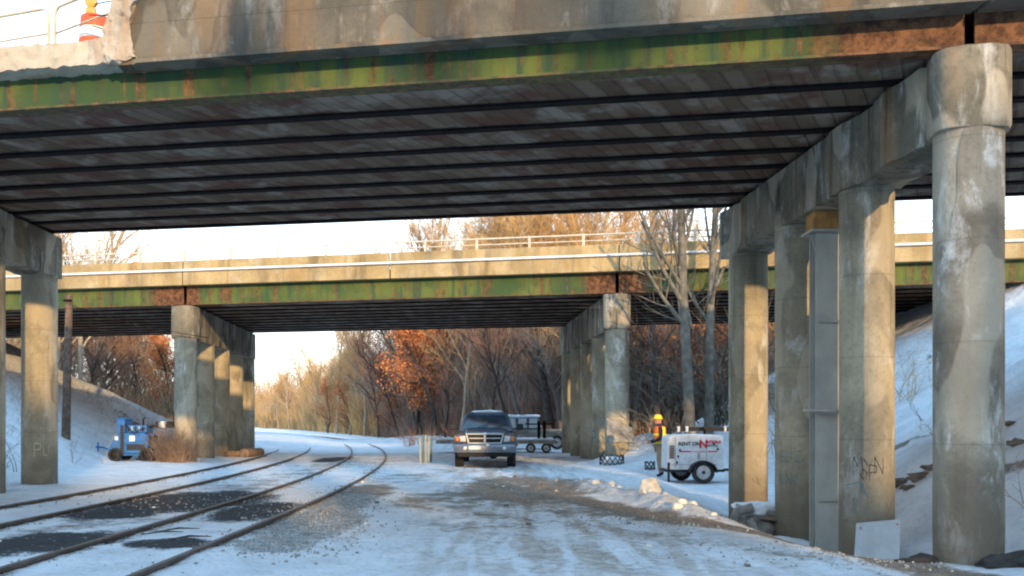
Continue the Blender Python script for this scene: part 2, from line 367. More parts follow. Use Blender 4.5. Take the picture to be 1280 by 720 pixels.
def height(X, Y):
    X = np.asarray(X, float); Y = np.asarray(Y, float)
    z = -.055+.055*sm(15, 30, Y)*sm(-8, -2, X)-.03*sm(-3.3,-1.5,X)*(1-sm(15,30,Y))+0*X
    # left bank of the approach fill
    toe = -12.6-1.6*sm(24, 34, Y)+.8*sm(38, 46, Y)+.5*fbm(Y*0, Y, .3, 3, 2)
    zl = np.clip((toe-X)*.5, 0, 6.2); zl = zl+.12*fbm(X, Y, 1.1, 5)*np.clip(zl, 0, 1)
    zl = zl*(1-sm(44.5, 53, Y))*sm(2, 12, Y)
    # snow drift at the toe
    z = z+.05*sm(-10, -12.5, X)*sm(15, 22, Y)*(1-sm(50,60,Y))
    # right bank
    toe = 5.9+.35*sm(8, 14, Y)+.9*sm(18, 25, Y)+.3*fbm(Y*0, Y, .4, 8, 2)-1.0*sm(27, 31, Y)
    slope = .62
    zr = np.clip((X-toe)*slope, 0, 6.3); zr = zr+.12*fbm(X, Y, 1.3, 9)*np.clip(zr, 0, 1)
    zr = zr*(1-sm(43, 52, Y))*sm(1, 8, Y)
    zr = zr+.10*np.exp(-((zr-1.2)/.12)**2)*(1-sm(19,23,Y))     # washed-out lip on the near bank
    z = z+zl+zr
    # ditch along the near columns
    z = z-.12*sm(3.2, 4.6, X)*(1-sm(22,26,Y))*(X < 40)
    z = z-.70*np.exp(-((X-5.15)/.95)**2)*sm(11.2, 15.8, Y)*(1-sm(19, 23, Y))
    # mound with the trees, right
    z = z-.20*sm(3.4, 4.6, X)*sm(21, 24, Y)*(1-sm(28.3, 29.3, Y))*(X < 40)
    z = z+1.15*bump2(X, Y, 6.4, 30.6, 2.0, 1.25)*(1-.5*sm(7,9,X))+1.0*bump2(X, Y, 4.6, 32.6, 1.3, 1.0)
    # snow banks at the wood edge
    z = z+.55*bump2(X, Y, -3.2, 49, 1.8, 1.6)+.5*bump2(X, Y, -6.2, 66, 3.5, 4)+.5*bump2(X,Y,-13.5,60,2.5,7)+.8*bump2(X,Y,-17.5,60,3.0,7)+.35*bump2(X,Y,-1,56,4,3)
    z = z+.05*fbm(X, Y, .9, 12)*(.3+.7*sm(20, 60, Y))*(Y > -5)
    # plough ridge by the boulders
    a = G(700, 597, 0); b = G(885, 650, -.1)
    tx, ty = b[0]-a[0], b[1]-a[1]; L = math.hypot(tx, ty); tx /= L; ty /= L
    al = (X-a[0])*tx+(Y-a[1])*ty; pe = (X-a[0])*ty-(Y-a[1])*tx
    z = z+(.17+.09*fbm(X, Y, 3, 21, 3))*np.exp(-(pe/.36)**2)*sm(0, 3, al)*(1-sm(L-1, L+.6, al))
    near = (Y > 4)*(Y < 50)
    for cx0, bend, off in ((.2, .06, -.75), (.2, .06, .75), (1.3, -.02, -.75), (1.3, -.02, .75), (-.9, .02, -.7), (-.9, .02, .7)):
        xc = cx0+off-.045*(Y-26)+bend*10*np.sin((Y-8)*.11)
        z = z-.45*(.028*np.exp(-((X-xc)/.13)**2)-.016*np.exp(-((np.abs(X-xc)-.24)/.09)**2))*sm(6, 9, Y)*(1-sm(38, 46, Y))
    z = z+.016*fbm(X, Y, 5.5, 31, 3)*near
    # gently rising woodland floor
    z = z+.5*sm(55, 140, Y)*sm(-8, 20, X-(-(Y-60)*.35))
    # unseen ridge added behind the viewpoint, crest notched to shape sun and shade
    t = X*S2[0]+Y*S2[1]; s = X*Pp[0]+Y*Pp[1]
    z = z+((shade_crest(s)+10.6)*sm(33, 44.5, t)*(1-.45*sm(46, 56, t)))
    return z
def axis(spec):
    out = []
    for a, b, d in spec: out += list(np.arange(a, b, d))
    out.append(spec[-1][1]); return np.array(out)
xs = axis([(-900,-300,150),(-300,-80,25),(-80,-30,3),(-30,-17,.5),(-17,-11,.2),(-11,8,.11),(8,28,.2),(28,60,3),(60,300,25),(300,900,150)])
ys = axis([(-400,-100,60),(-100,-60,5),(-60,-30,.5),(-30,0,3),(0,8,.4),(8,26,.11),(26,40,.2),(40,70,.5),(70,140,2),(140,300,12),(300,2400,210)])
XX, YY = np.meshgrid(xs, ys); ZZ = height(XX, YY)
nx, ny = len(xs), len(ys)
me = bpy.data.meshes.new('snowy_ground')
co = np.stack([XX.ravel(), YY.ravel(), ZZ.ravel()], 1)
idx = np.arange(nx*ny).reshape(ny, nx)
fc = np.stack([idx[:-1,:-1].ravel(), idx[:-1,1:].ravel(), idx[1:,1:].ravel(), idx[1:,:-1].ravel()], 1)
me.vertices.add(len(co)); me.vertices.foreach_set('co', co.ravel())
me.loops.add(fc.size); me.loops.foreach_set('vertex_index', fc.ravel())
me.polygons.add(len(fc)); me.polygons.foreach_set('loop_start', np.arange(0, fc.size, 4)); me.polygons.foreach_set('loop_total', np.full(len(fc), 4))
me.update(); me.polygons.foreach_set('use_smooth', [True]*len(fc))
X, Y = co[:,0], co[:,1]
def patch(mask, px, py, rx, ry, w=1.0, z=-.08):   # soft ellipse given by its centre and half sizes
    cx, cy = G(px, py, z); x1, _ = G(px+rx, py, z); _, y0 = G(px, py+ry, z); _, y1 = G(px, py-ry, z)
    r = (((X-cx)/abs(x1-cx))**2+((Y-cy)/((y1-y0)/2))**2)
    return np.maximum(mask, w*np.clip(1.35-r*.75, 0, 1))
def strip(mask, pts, w, k=1.0, z=-.08):
    P = [G(a, b, z) for a, b in pts]; best = np.full(len(X), 1e9)
    for (ax, ay), (bx, by) in zip(P[:-1], P[1:]):
        dx, dy = bx-ax, by-ay; t = np.clip(((X-ax)*dx+(Y-ay)*dy)/(dx*dx+dy*dy), 0, 1)
        best = np.minimum(best, np.hypot(X-ax-t*dx, Y-ay-t*dy))
    return np.maximum(mask, k*np.clip(1.4-best/w, 0, 1))
Z0 = np.zeros(len(X))
asp = Z0.copy()
for p in [(240,628,95,13),(150,642,60,9),(60,680,85,15),(322,640,48,12),(210,682,48,8),(417,575,20,3.5),(-60,700,60,14)]: asp = patch(asp, *p)
grav = Z0.copy()
for p in [(390,655,60,20,1.0),(350,680,50,12,.9),(430,630,40,12,.85),(140,650,40,8,.6),(300,600,60,8,.45),(480,600,30,8,.5)]: grav = patch(grav, *p)
dirt = Z0.copy()
for p in [(455,618,38,12,.75),(500,600,60,8,.45),(650,612,85,17,.78),(735,640,60,7,.6),(600,590,60,6,.45),(675,590,50,4,.4),(560,625,80,13,.55),(600,655,110,10,.42),
          (330,655,200,30,.28),(450,580,60,8,.4)]: dirt = patch(dirt, *p)
dirt = strip(dirt, [(700,625),(830,655),(960,668),(1080,690),(1190,712),(1290,725)], .50, 1.0, -.15)
dirt = strip(dirt, [(560,640),(800,668),(980,695),(1100,712)], .35, .5, -.1)
# tan gravelly shoulder around the rails
for off in (-4.41-.75, -4.41+.75, -8.1-.75, -8.1+.75):
    dirt = np.maximum(dirt, .50*np.exp(-((X+np.where(Y > 16, (Y-16)**2/360.0, 0)-off)/.26)**2)*(Y < 42))
dirt = np.maximum(dirt, .50*np.exp(-((X+6.3)/1.5)**2)*(Y < 40)*(Y > 12))
# foot of the near columns and the washed lip in the right bank
dirt = np.maximum(dirt, .9*np.exp(-((X-5.5)/.7)**2)*np.exp(-((Y-11.9)/.9)**2))
dirt = np.maximum(dirt, .75*np.exp(-((X-4.3)/.5)**2)*np.exp(-((Y-13.6)/1.4)**2))
zb = co[:,2]
lip = 1.05+.35*np.sin(Y*1.1)
dirt = np.maximum(dirt, (X > 6.2)*(Y < 21)*(Y > 5)*.95*np.exp(-((zb-lip)/.16)**2)*np.clip(.75+.6*fbm(X, Y, 1.5, 44), 0, 1))
dirt = np.maximum(dirt, (X > 6.2)*(Y < 13)*(Y > 3)*.9*np.exp(-((zb-1.9)/.35)**2)*np.clip(.5+.9*fbm(X, Y, 2.0, 45), 0, 1))
dirt = np.maximum(dirt, .55*np.exp(-((X-1.5)/3.0)**2)*np.exp(-((Y-38)/3)**2))
road = np.exp(-((X-(.9-.06*(Y-12)))/2.3)**2)*sm(8, 11, Y)*(1-sm(60, 80, Y))
veg = ((X < -12)*(Y > 20)*(Y < 53))*np.clip((.12+.55*fbm(X, Y, .9, 51))*np.exp(-((zb-1.7)/1.1)**2), 0, 1)
veg = np.maximum(veg, (X < -14)*(Y > 36)*(Y < 46)*np.exp(-((zb-2.3)/.5)**2)*.2)
veg = np.maximum(veg, (X > 4)*(Y > 26)*(Y < 45)*np.clip(.25+.5*fbm(X, Y, 1.2, 52), 0, 1)*.6)
Ys = np.maximum(Y, 1); pxv = 640+X*F/Ys
veg = np.maximum(veg, (Y > 45)*(pxv > 330)*(Y > np.interp(pxv, [300,330,400,450,500,560,640,720,800,900,1000,1300], [230,175,120,92,76,64,56,52,50,48,48,48])*1.04)*.75)
veg = np.maximum(veg, (pxv < 270)*(Y > 55)*(X < -17)*.8)
t_ = X*S2[0]+Y*S2[1]; veg = np.maximum(veg, (t_ > 30)*.85)
for nm, ch in (('mask', (dirt, asp, grav)), ('mask2', (road, veg, Z0))):
    at_ = me.color_attributes.new(nm, 'FLOAT_COLOR', 'POINT')
    at_.data.foreach_set('color', np.stack([*ch, np.ones(len(X))], 1).ravel().astype(np.float32))
me.materials.append(M['ground'])
gr = bpy.data.objects.new('snowy_ground', me); col.objects.link(gr); gr['kind'] = 'structure'
gr['label'] = 'snow covered ground with dirt road and banks'
def gz(x, y): return float(height(np.array([x]), np.array([y]))[0])

# ------------------------------------------------------------------ railway tracks
def toff(y): return 0 if y < 16 else -(y-16)**2/360.0
def track_path(cx):
    pts = []
    y = 3.0
    while y < 130:
        tanx = 0 if y < 16 else (y-16)/180.0
        pts.append((cx+toff(y), y, tanx)); y += .5 if y < 60 else 1.5
    return pts
def track(cx, label):
    root = empty('railway_track', (cx, 10, 0)); tag(root, label, 'railway track', 'parallel railway tracks under the bridges')
    for sgn in (-1, 1):
        prof = [(-.07,-.16),(.07,-.16),(.07,-.145),(.012,-.125),(.012,-.045),(.036,-.035),(.036,-.002),(.030,.004),(-.030,.004),(-.036,-.002),(-.036,-.035),(-.012,-.045),(-.012,-.125),(-.07,-.145)]
        mb = MB(); P = track_path(cx); n = len(prof)
        for x, y, t in P:
            nx_, ny_ = 1/math.hypot(1,t), t/math.hypot(1,t)
            zt = .05*float(sm(50, 100, np.array(y)))
            c = Vector((x+nx_*sgn*.7525, y+ny_*sgn*.7525, .01+zt))
            for a, b in prof: mb.v.append((c.x+nx_*a, c.y+ny_*a, c.z+b))
        for i in range(len(P)-1):
            for j in range(n): mb.f.append((i*n+j, i*n+(j+1)%n, (i+1)*n+(j+1)%n, (i+1)*n+j))
        mb.build('rail', 'rail_steel', root)
    # sleepers, their ends poking through the snow
    for k in range(46):
        y = 9.3+k*.62
        mb = MB().box(cx+toff(y)-1.25, cx+toff(y)+1.25, y-.11, y+.11, -.30, -.112+random.uniform(-.02, .012))
        mb.build('sleeper', 'pole_wood', root)
track(-8.1, 'left railway track, rusty rails half buried in snow nearest the left bank')
track(-4.41, 'right railway track with dark paving patches between its rusty rails')

# ------------------------------------------------------------------ bridges
def skew(O, U, V):
    return lambda a, b, z: Vector((O.x+a*U.x+b*V.x, O.y+a*U.y+b*V.y, z))
def skbox(mb, K, a0,a1,b0,b1,z0,z1):
    return mb.hexa([K(a0,b0,z0),K(a1,b0,z0),K(a1,b1,z0),K(a0,b1,z0),K(a0,b0,z1),K(a1,b0,z1),K(a1,b1,z1),K(a0,b1,z1)])
def column_obj(root, c, r, z0, z1, mat='col', topd=None):
    prof = []; z = z0
    while z < z1-.01: prof.append((r*(1+.006*random.uniform(-1,1)), z)); z += .3
    prof.append((r, z1))
    return MB().lathe((c.x, c.y, 0), prof, 40).build('column', mat, root, smooth=40)
def girder(root, K, a0, a1, b, zb, zt, mat, name='girder', stiff=False):
    mb = MB(); h = .025
    fw = .15 if mat != 'rust_dark' else .095
    skbox(mb, K, a0, a1, b-fw, b+fw, zb, zb+.035)
    skbox(mb, K, a0, a1, b-.012, b+.012, zb+.035, zt-.03)
    skbox(mb, K, a0, a1, b-.14, b+.14, zt-.03, zt)
    return mb.build(name, mat, root)
def bridge(label, K, O, aL, ncol, rad, zcapb, zcapt, zgt, zslab, zpar, mg, mpar, spans, brk=None, z_top_slab=None, sp=2.8):
    root = empty('road_bridge', (O.x, O.y, 0)); tag(root, label, 'bridge', 'road bridges over the tracks')
    cols = {}
    for side, a in (('R', 0), ('L', aL)):
        for i in range(ncol):
            c = K(a, i*sp, 0); cols[side, i] = column_obj(root, c, rad, -1.3, zcapb+.02)
        # cap: drum over the front column and a beam behind it
        mb = MB(); c = K(a, 0, 0)
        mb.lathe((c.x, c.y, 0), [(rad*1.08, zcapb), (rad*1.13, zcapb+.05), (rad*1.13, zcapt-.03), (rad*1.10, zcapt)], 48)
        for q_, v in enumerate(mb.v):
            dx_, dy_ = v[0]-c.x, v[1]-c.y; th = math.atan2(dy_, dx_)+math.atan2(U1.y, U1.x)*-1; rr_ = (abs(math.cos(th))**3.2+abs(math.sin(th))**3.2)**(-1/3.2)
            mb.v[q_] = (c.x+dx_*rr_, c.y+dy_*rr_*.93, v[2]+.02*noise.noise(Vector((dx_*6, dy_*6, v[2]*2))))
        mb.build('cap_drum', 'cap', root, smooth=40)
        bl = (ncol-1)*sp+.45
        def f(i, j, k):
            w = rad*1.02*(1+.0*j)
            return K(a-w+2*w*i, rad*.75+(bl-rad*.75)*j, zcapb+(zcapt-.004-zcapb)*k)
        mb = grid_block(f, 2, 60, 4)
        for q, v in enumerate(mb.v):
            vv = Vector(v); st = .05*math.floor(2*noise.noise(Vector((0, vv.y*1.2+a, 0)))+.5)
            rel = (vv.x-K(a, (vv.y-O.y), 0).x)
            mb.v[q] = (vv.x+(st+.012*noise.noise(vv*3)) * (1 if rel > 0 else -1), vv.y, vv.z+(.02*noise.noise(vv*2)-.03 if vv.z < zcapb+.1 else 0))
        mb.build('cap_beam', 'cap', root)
        # bearings
        for i in range(9 if ncol < 5 else 11):
            b = i*(ncol-1)*sp/(8 if ncol < 5 else 10)
            for s in (-.22, .22):
                mb = MB(); skbox(mb, K, a+s-.1, a+s+.1, b-.14, b+.14, zcapt-.004, zcapt+.05); mb.build('bearing', 'rust_dark', root)
    ng = 9 if ncol < 5 else 11
    w = (ncol-1)*sp
    for (a0, a1) in spans:
        for i in range(ng):
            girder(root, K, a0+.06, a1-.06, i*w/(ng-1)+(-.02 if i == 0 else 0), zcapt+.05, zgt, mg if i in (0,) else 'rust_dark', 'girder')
        # timber planking laid on the lower flanges
        for i in range(ng-1):
            b0, b1 = i*w/(ng-1)+.02, (i+1)*w/(ng-1)-.02
            mb = grid_block(lambda p,q,r: K(a0+.08+(a1-a0-.16)*p, b0+(b1-b0)*q, zcapt+.092+.04*r), 60, 2, 1)
            for k_, v in enumerate(mb.v): mb.v[k_] = (v[0], v[1], v[2]+.018*noise.noise(Vector((v[0]*1.5, v[1]*2, 0))))
            mb.build('planking', 'soffit', root)
        # cross frames
        n = 2 if a1-a0 > 10 else 1
        for k in range(1, n+1):
            a = a0+(a1-a0)*k/(n+1)
            mb = MB()
            for i in range(ng-1):
                b0, b1 = i*w/(ng-1)+.02, (i+1)*w/(ng-1)-.02
                skbox(mb, K, a-.03, a+.03, b0, b1, zcapt+.20, zcapt+.45)
            mb.build('cross_frame', 'rust_dark', root)
    A0, A1 = spans[0][0], spans[-1][1]
    # deck slab
    zt = z_top_slab
    mb = MB(); skbox(mb, K, A0, A1, -.30, w+.42, zgt, zt-.02); mb.build('deck_slab', 'soffit', root)
    return root, cols
K1 = skew(O1, U1, V1); K2 = skew(O2, U2, V2)
AL1 = -16.56; AL2 = -15.85
ZT1 = 6.86
br1, cols1 = bridge('near road bridge with green rusty girder, broken parapet and snowy round columns', K1, O1, AL1, 4, .40, 4.97, 5.93, 6.52, 6.42, 8.1, 'girder1', 'parapet', [(AL1-15, AL1), (AL1, 0), (0, 16)], z_top_slab=ZT1)
# fascia parapet of near bridge
AB = -11.25
cols1['R',0].data.materials[0] = M['col_white']
def par(name, a0, a1, K, zb, z0, z1, bf, bb, root, mat, grooves=()):
    mb = MB(); skbox(mb, K, a0, a1, bf, bb, zb, z0)
    zs = [z0]+list(grooves)+[z1]
    for i in range(len(zs)-1):
        skbox(mb, K, a0, a1, bf+.03+(.012 if i else 0), bb-.03, zs[i], zs[i+1])
    return mb.build(name, mat, root, bevel=.012)
for a0, a1 in ((AB, -.03), (.03, 16)):
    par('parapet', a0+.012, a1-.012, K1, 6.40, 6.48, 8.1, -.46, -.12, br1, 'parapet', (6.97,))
mb = MB(); skbox(mb, K1, AB+.3, -.05, -.52, -.463, 6.395, 6.45); skbox(mb, K1, .05, 16, -.52, -.463, 6.395, 6.45); mb.build('ledge', 'parapet', br1)
# broken end of the parapet and ragged slab edge
def brk(i, j, k):
    z = 6.44+(8.15-6.44)*k
    a = AB-.02-.09*math.sin(k*7)-.10*math.sin(k*3+1)+(.42)*i
    return K1(a, -.50+.42*j, z)
mb = rough_pts(rough_pts(grid_block(brk, 20, 14, 70), .07, 2.6, 3), .025, 9, 5); mb.build('broken_parapet_end', 'broken', br1, smooth=25)
def brk2(i, j, k):
    return K1(AL1-8+(AB+.25-AL1+8)*i, -.42+.5*j, 6.46+.34*k)
mb = rough_pts(grid_block(brk2, 340, 10, 8), .028, 8.0, 9); mb.build('broken_slab_edge', 'broken', br1, smooth=25)
for k, (a, z) in enumerate([(-11.35,6.80),(-12.9,6.80),(-13.9,6.80)]):
    boulder('concrete_chunk', K1(a, -.2, z+.02), .06+.03*(k%3), 'broken', seed=k, parent=br1, n=2)
mb = MB()
skbox(mb, K1, AL1-15, 16, 8.5, 8.85, 6.40, 6.95); mb.build('parapet', 'parapet', br1, bevel=.012)
# reinforcing bars sticking out of the break
for k in range(5):
    p = K1(AB-.2, -.36+.05*k, 6.95+.22*k); q = p+Vector((-.18-.06*(k%2), -.02, .05-.05*(k%3)))
    MB().tube([p+Vector((.2,0,0)), p, q], .008, 6).build('reinforcing_bar', 'rust_dark', br1)

br2, cols2 = bridge('far road bridge in evening sun with pipe and railing along its parapet', K2, O2, AL2, 5, .40, 4.50, 5.66, 6.42, 6.38, 7.3, 'girder2', 'parapet2', [(AL2-16, AL2), (AL2, 0), (0, 24)], z_top_slab=6.75)
a = AL2-16
edges = [AL2-16, AL2-8, AL2, AL2/2, 0, 8, 16, 24]
for a0, a1 in zip(edges[:-1], edges[1:]):
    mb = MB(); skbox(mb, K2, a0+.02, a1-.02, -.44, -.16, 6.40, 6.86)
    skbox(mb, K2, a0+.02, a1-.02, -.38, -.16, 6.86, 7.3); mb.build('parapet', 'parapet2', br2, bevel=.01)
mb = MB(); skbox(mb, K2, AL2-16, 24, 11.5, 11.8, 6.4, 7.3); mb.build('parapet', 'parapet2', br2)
MB().tube([K2(AL2-16+i*2, -.47, 6.93) for i in range(29)], .045, 8).build('conduit_pipe', 'pipe_paint', br2, smooth=60)
rl = empty('bridge_railing', K2(-8, -.26, 7.3)); tag(rl, 'low metal railing of posts and rails on top of the far parapet', 'railing')
for k in range(31):
    aa = AL2-14.6+k*1.83; mb = MB(); skbox(mb, K2, aa-.04, aa+.04, -.32, -.22, 7.3, 7.70); mb.build('post', 'rail_alu', rl)
for zz, rr in ((7.46, .022), (7.66, .03)):
    MB().tube([K2(AL2-16, -.27, zz), K2(24, -.27, zz)], rr, 8).build('rail', 'rail_alu', rl, smooth=60)
rl2 = empty('bridge_railing', K2(-8, 11.6, 7.3)); tag(rl2, 'low railing on the back edge of the far bridge behind the sunlit one', 'railing')
for k in range(31):
    aa = AL2-14.6+k*1.83; mb = MB(); skbox(mb, K2, aa-.04, aa+.04, 11.6, 11.7, 7.3, 7.70); mb.build('post', 'rail_alu', rl2)
for zz, rr in ((7.46, .022), (7.66, .03)):
    MB().tube([K2(AL2-16, 11.65, zz), K2(24, 11.65, zz)], rr, 8).build('rail', 'rail_alu', rl2, smooth=60)

# graffiti on columns: strokes as (angle metres, height)
def graffiti(column, c, rad, strokes, mat, w=.014, ang=None):
    ca = math.atan2(-c.y, -c.x) if ang is None else ang      # faces the viewpoint
    mb = MB()
    for st in strokes:
        pts = []
        for i in range(len(st)-1):
            for k in range(5):
                t = k/5; pts.append((st[i][0]*(1-t)+st[i+1][0]*t, st[i][1]*(1-t)+st[i+1][1]*t))
        pts.append(st[-1])
        L = [Vector((c.x+(rad+.004)*math.cos(ca+x/rad), c.y+(rad+.004)*math.sin(ca+x/rad), z)) for x, z in pts]
        L2 = [Vector((p.x, p.y, p.z+w)) for p in L]; dx = w*.6/rad
        k0 = len(mb.v)
        for (x, z), p in zip(pts, L):
            mb.v.append(tuple(p)); mb.v.append((c.x+(rad+.004)*math.cos(ca+x/rad+dx), c.y+(rad+.004)*math.sin(ca+x/rad+dx), z+w))
        for i in range(len(L)-1): mb.f.append((k0+2*i, k0+2*i+2, k0+2*i+3, k0+2*i+1))
    return mb.build('graffiti', mat, column)
def scribble(letters, x0, z0, s):
    G_ = {'e': [(.5,.5),(0,.5),(0,0),(.5,0)], 'y': [(0,.9),(.25,.45),(.5,.9),(.1,-.4)], 'k': [(0,1.1),(0,0),(0,.4),(.5,.9),(.1,.45),(.5,0)],
          'N': [(0,0),(0,1),(.5,0),(.5,1)], 'o': [(.25,.7),(0,.4),(.25,0),(.5,.35),(.25,.7)], 'P': [(0,-.1),(0,1),(.45,.9),(.45,.5),(0,.45)],
          'U': [(0,.8),(.05,.05),(.3,0),(.45,.2),(.45,.9)], 'Z': [(0,.8),(.5,.9),(.1,.1),(.6,0)], 'S': [(.5,.9),(.1,.8),(.1,.5),(.5,.4),(.45,.05),(0,0)],
          'M': [(0,0),(.05,1),(.3,.4),(.5,1),(.6,0)], '<': [(.4,1.3),(.1,.9),(.4,.55),(0,.15)], '-': [(0,.4),(.6,.5)]}
    return [[(x0+i*.62*s+p[0]*s, z0+p[1]*s) for p in G_[ch]] for i, ch in enumerate(letters)]
c = K1(0, 2.8, 0)
graffiti(cols1['R',1], c, .40, scribble('MyN', -.20, .70, .25)+scribble('oP', -.10, .62, .22), 'graff_dark', .012)
graffiti(cols1['R',1], c, .40, [[(-.33,.52),(-.1,.58),(.02,.35),(.0,.05),(-.05,-.1)],[(-.3,.2),(-.2,.35),(-.15,.1)]], 'graff_blue', .012)
c = K1(0, 5.6, 0); graffiti(cols1['R',2], c, .40, scribble('SUZ', -.35, .75, .22)+scribble('kNo', -.36, .35, .22), 'graff_blue', .012)
c = K1(0, 8.4, 0); graffiti(cols1['R',3], c, .40, scribble('yk', .08, .15, .16), 'graff_dark', .01)
c = K1(AL1, 8.4, 0); graffiti(cols1['L',3], c, .40, scribble('PU', -.12, .65, .30), 'graff_white', .02)
for i in (1, 2, 3):
    c = K2(AL2, 2.8*i, 0); graffiti(cols2['L',i], c, .40, scribble('<' if i % 2 else 'y', .05, .25+.1*i, .7), 'graff_dark', .03, ang=math.atan2(-c.y, -c.x)+.5)
c = K2(0, 0, 0); graffiti(cols2['R',0], c, .40, scribble('NS', -.33, .9, .3), 'graff_blue', .03)
c = K2(0, 2.8, 0); graffiti(cols2['R',1], c, .40, scribble('PoU', -.5, .6, .5), 'graff_blue', .04)

# ------------------------------------------------------------------ steel shoring post with timber packing
c = K1(0, 4.25, 0); px_, py_ = c.x, c.y
sp = empty('shoring_post', (px_, py_, gz(px_, py_))); tag(sp, 'grey steel shoring post with collar standing between the second and third columns', 'steel post')
w = .26; mb = MB()
mb.box(px_-w, px_+.20, py_-.17, py_-.15, -1.2, 4.58); mb.box(px_-w, px_+.20, py_+.15, py_+.17, -1.2, 4.58); mb.box(px_-.02, px_+.0, py_-.148, py_+.148, -1.2, 4.58)
mb.build('h_section', 'galv', sp, bevel=.004)
MB().box(px_+.203, px_+.27, py_-.17, py_+.17, -1.2, 3.5).build('side_plate', 'galv', sp, bevel=.004)
MB().box(px_-.36, px_+.36, py_-.3, py_+.3, 4.583, 4.62).build('head_plate', 'galv', sp, bevel=.004)
for s in (-1, 1):
    mb = MB(); x0 = px_+s*.23; x1 = px_+s*.34; y = py_-.11
    mb.add([(x0,y,4.58),(x1,y,4.58),(x0,y,4.25),(x0,y+.02,4.58),(x1,y+.02,4.58),(x0,y+.02,4.25)], [(0,1,2),(5,4,3),(0,3,4,1),(1,4,5,2),(2,5,3,0)])
    mb.build('gusset', 'galv', sp)
mb = MB(); mb.lathe((px_, py_, 1.64), [(.30,0),(.40,0),(.40,.035),(.30,.035),(.30,0)], 24, cap=False); mb.build('collar', 'galv', sp)
for zz in (.17, 3.1): MB().box(px_-.20, px_+.22, py_-.215, py_-.173, zz, zz+.04).build('bracket', 'galv', sp)
t = MB(); t.box(px_-.30, px_+.38, py_-.24, py_+.24, 4.623, 4.93); o = t.build('timber_block', 'timber', None, bevel=.01, loc=(px_, py_, 4.623))
tag(o, 'orange brown timber block wedged between steel post and concrete cap beam', 'timber')

# white board leaning on second column
c = K1(0, 2.8, 0); x0 = c.x-.45; zb = gz(c.x, c.y-.9)
o = MB().hexa([(x0-.02,c.y-.78,zb-.02),(x0+.60,c.y-.84,zb-.06),(x0+.60,c.y-.82,zb-.06),(x0-.02,c.y-.76,zb-.02),(x0+.13,c.y-.47,zb+.56),(x0+.76,c.y-.50,zb+.62),(x0+.76,c.y-.48,zb+.62),(x0+.13,c.y-.45,zb+.56)]).build('board', 'panel_white', None, loc=(x0, c.y-.8, zb), bevel=.004)
tag(o, 'white board with red corner dots leaning against the second column', 'board')
for dx, dz in ((.165, .50), (.70, .55)):
    q = Vector((x0+dx, c.y-.515-.02, zb+dz)); MB().lathe(q, [(.013,-.006),(.013,.006)], 12, axis='Y').build('red_dot', 'red_paint', o, )

# ------------------------------------------------------------------ barrel with beacon on the near deck
p = at(119, 60, 15.2); bz = ZT1
dr = empty('traffic_barrel', (p.x, p.y, bz)); tag(dr, 'orange and white traffic barrel with amber beacon on the broken bridge deck', 'traffic barrel')
bands = [(0,.14,.29,.28,'orange'),(.145,.31,.265,.26,'white_band'),(.315,.48,.25,.245,'orange'),(.485,.65,.235,.23,'white_band'),(.655,.96,.222,.212,'orange')]
bands = [(.0,.26,.29,.275,'orange'),(.265,.46,.262,.256,'white_band'),(.465,.63,.25,.244,'orange'),(.635,.81,.238,.232,'white_band'),(.815,1.0,.228,.215,'orange')]
for z0, z1, r0, r1, m in bands:
    MB().lathe((p.x,p.y,bz+z0), [(r0,0),(r0,.02),(r1,z1-z0-.015),(r1-.006,z1-z0)], 32).build('band', m, dr, smooth=40)
MB().lathe((p.x,p.y,bz-.01), [(.36,0),(.36,.05),(.31,.07)], 8).build('rubber_base', 'rubber', dr)
bx_, by_ = p.x-.04, p.y-.05
MB().box(bx_-.07, bx_+.07, by_-.05, by_+.05, bz+1.0, bz+1.14).build('beacon_battery', 'amber', dr, bevel=.01)
MB().lathe((bx_, by_-.045, bz+1.235), [(.06,0),(.09,.01),(.095,.045),(.09,.08),(.06,.09)], 24, axis='Y').build('beacon_lens', 'amber', dr, smooth=40)

# tubular barrier panels on the deck
def panel(p0, ang, L, sgn, label, drop):
    d = Vector((math.cos(ang), math.sin(ang), 0)); r_ = .022
    root = empty('barrier_panel', (p0.x, p0.y, ZT1)); tag(root, label, 'barrier', 'tubular barrier panels on the near deck')
    h = 1.12; q = lambda s, z: (p0.x+d.x*s*sgn, p0.y+d.y*s*sgn, ZT1+z)
    arc = [q(.14-.14*math.cos(R(a_)), h-.14+.14*math.sin(R(a_))) for a_ in (0,20,40,60,80,90)]
    arc2 = [q(L-.14+.14*math.sin(R(a_)), h-.14+.14*math.cos(R(a_))) for a_ in (0,20,40,60,80,90)]
    MB().tube([q(0,0)]+arc+arc2+[q(L,0)], r_, 10).build('frame_tube', 'fence_paint', root, smooth=60)
    for z in (.72, .32): MB().tube([q(.02,z), q(L-.02,z)], r_*.75, 8).build('cross_tube', 'fence_paint', root, smooth=60)
p0 = at(61, 40, 15.1); panel(p0, R(-19), 2.2, -1, 'cream tubular barrier panel at the left edge of the photo on the near deck', 0)
p0 = at(69, 40, 15.1); panel(p0, R(-33), 1.5, 1, 'cream tubular barrier panel in front of the orange barrel', 0)

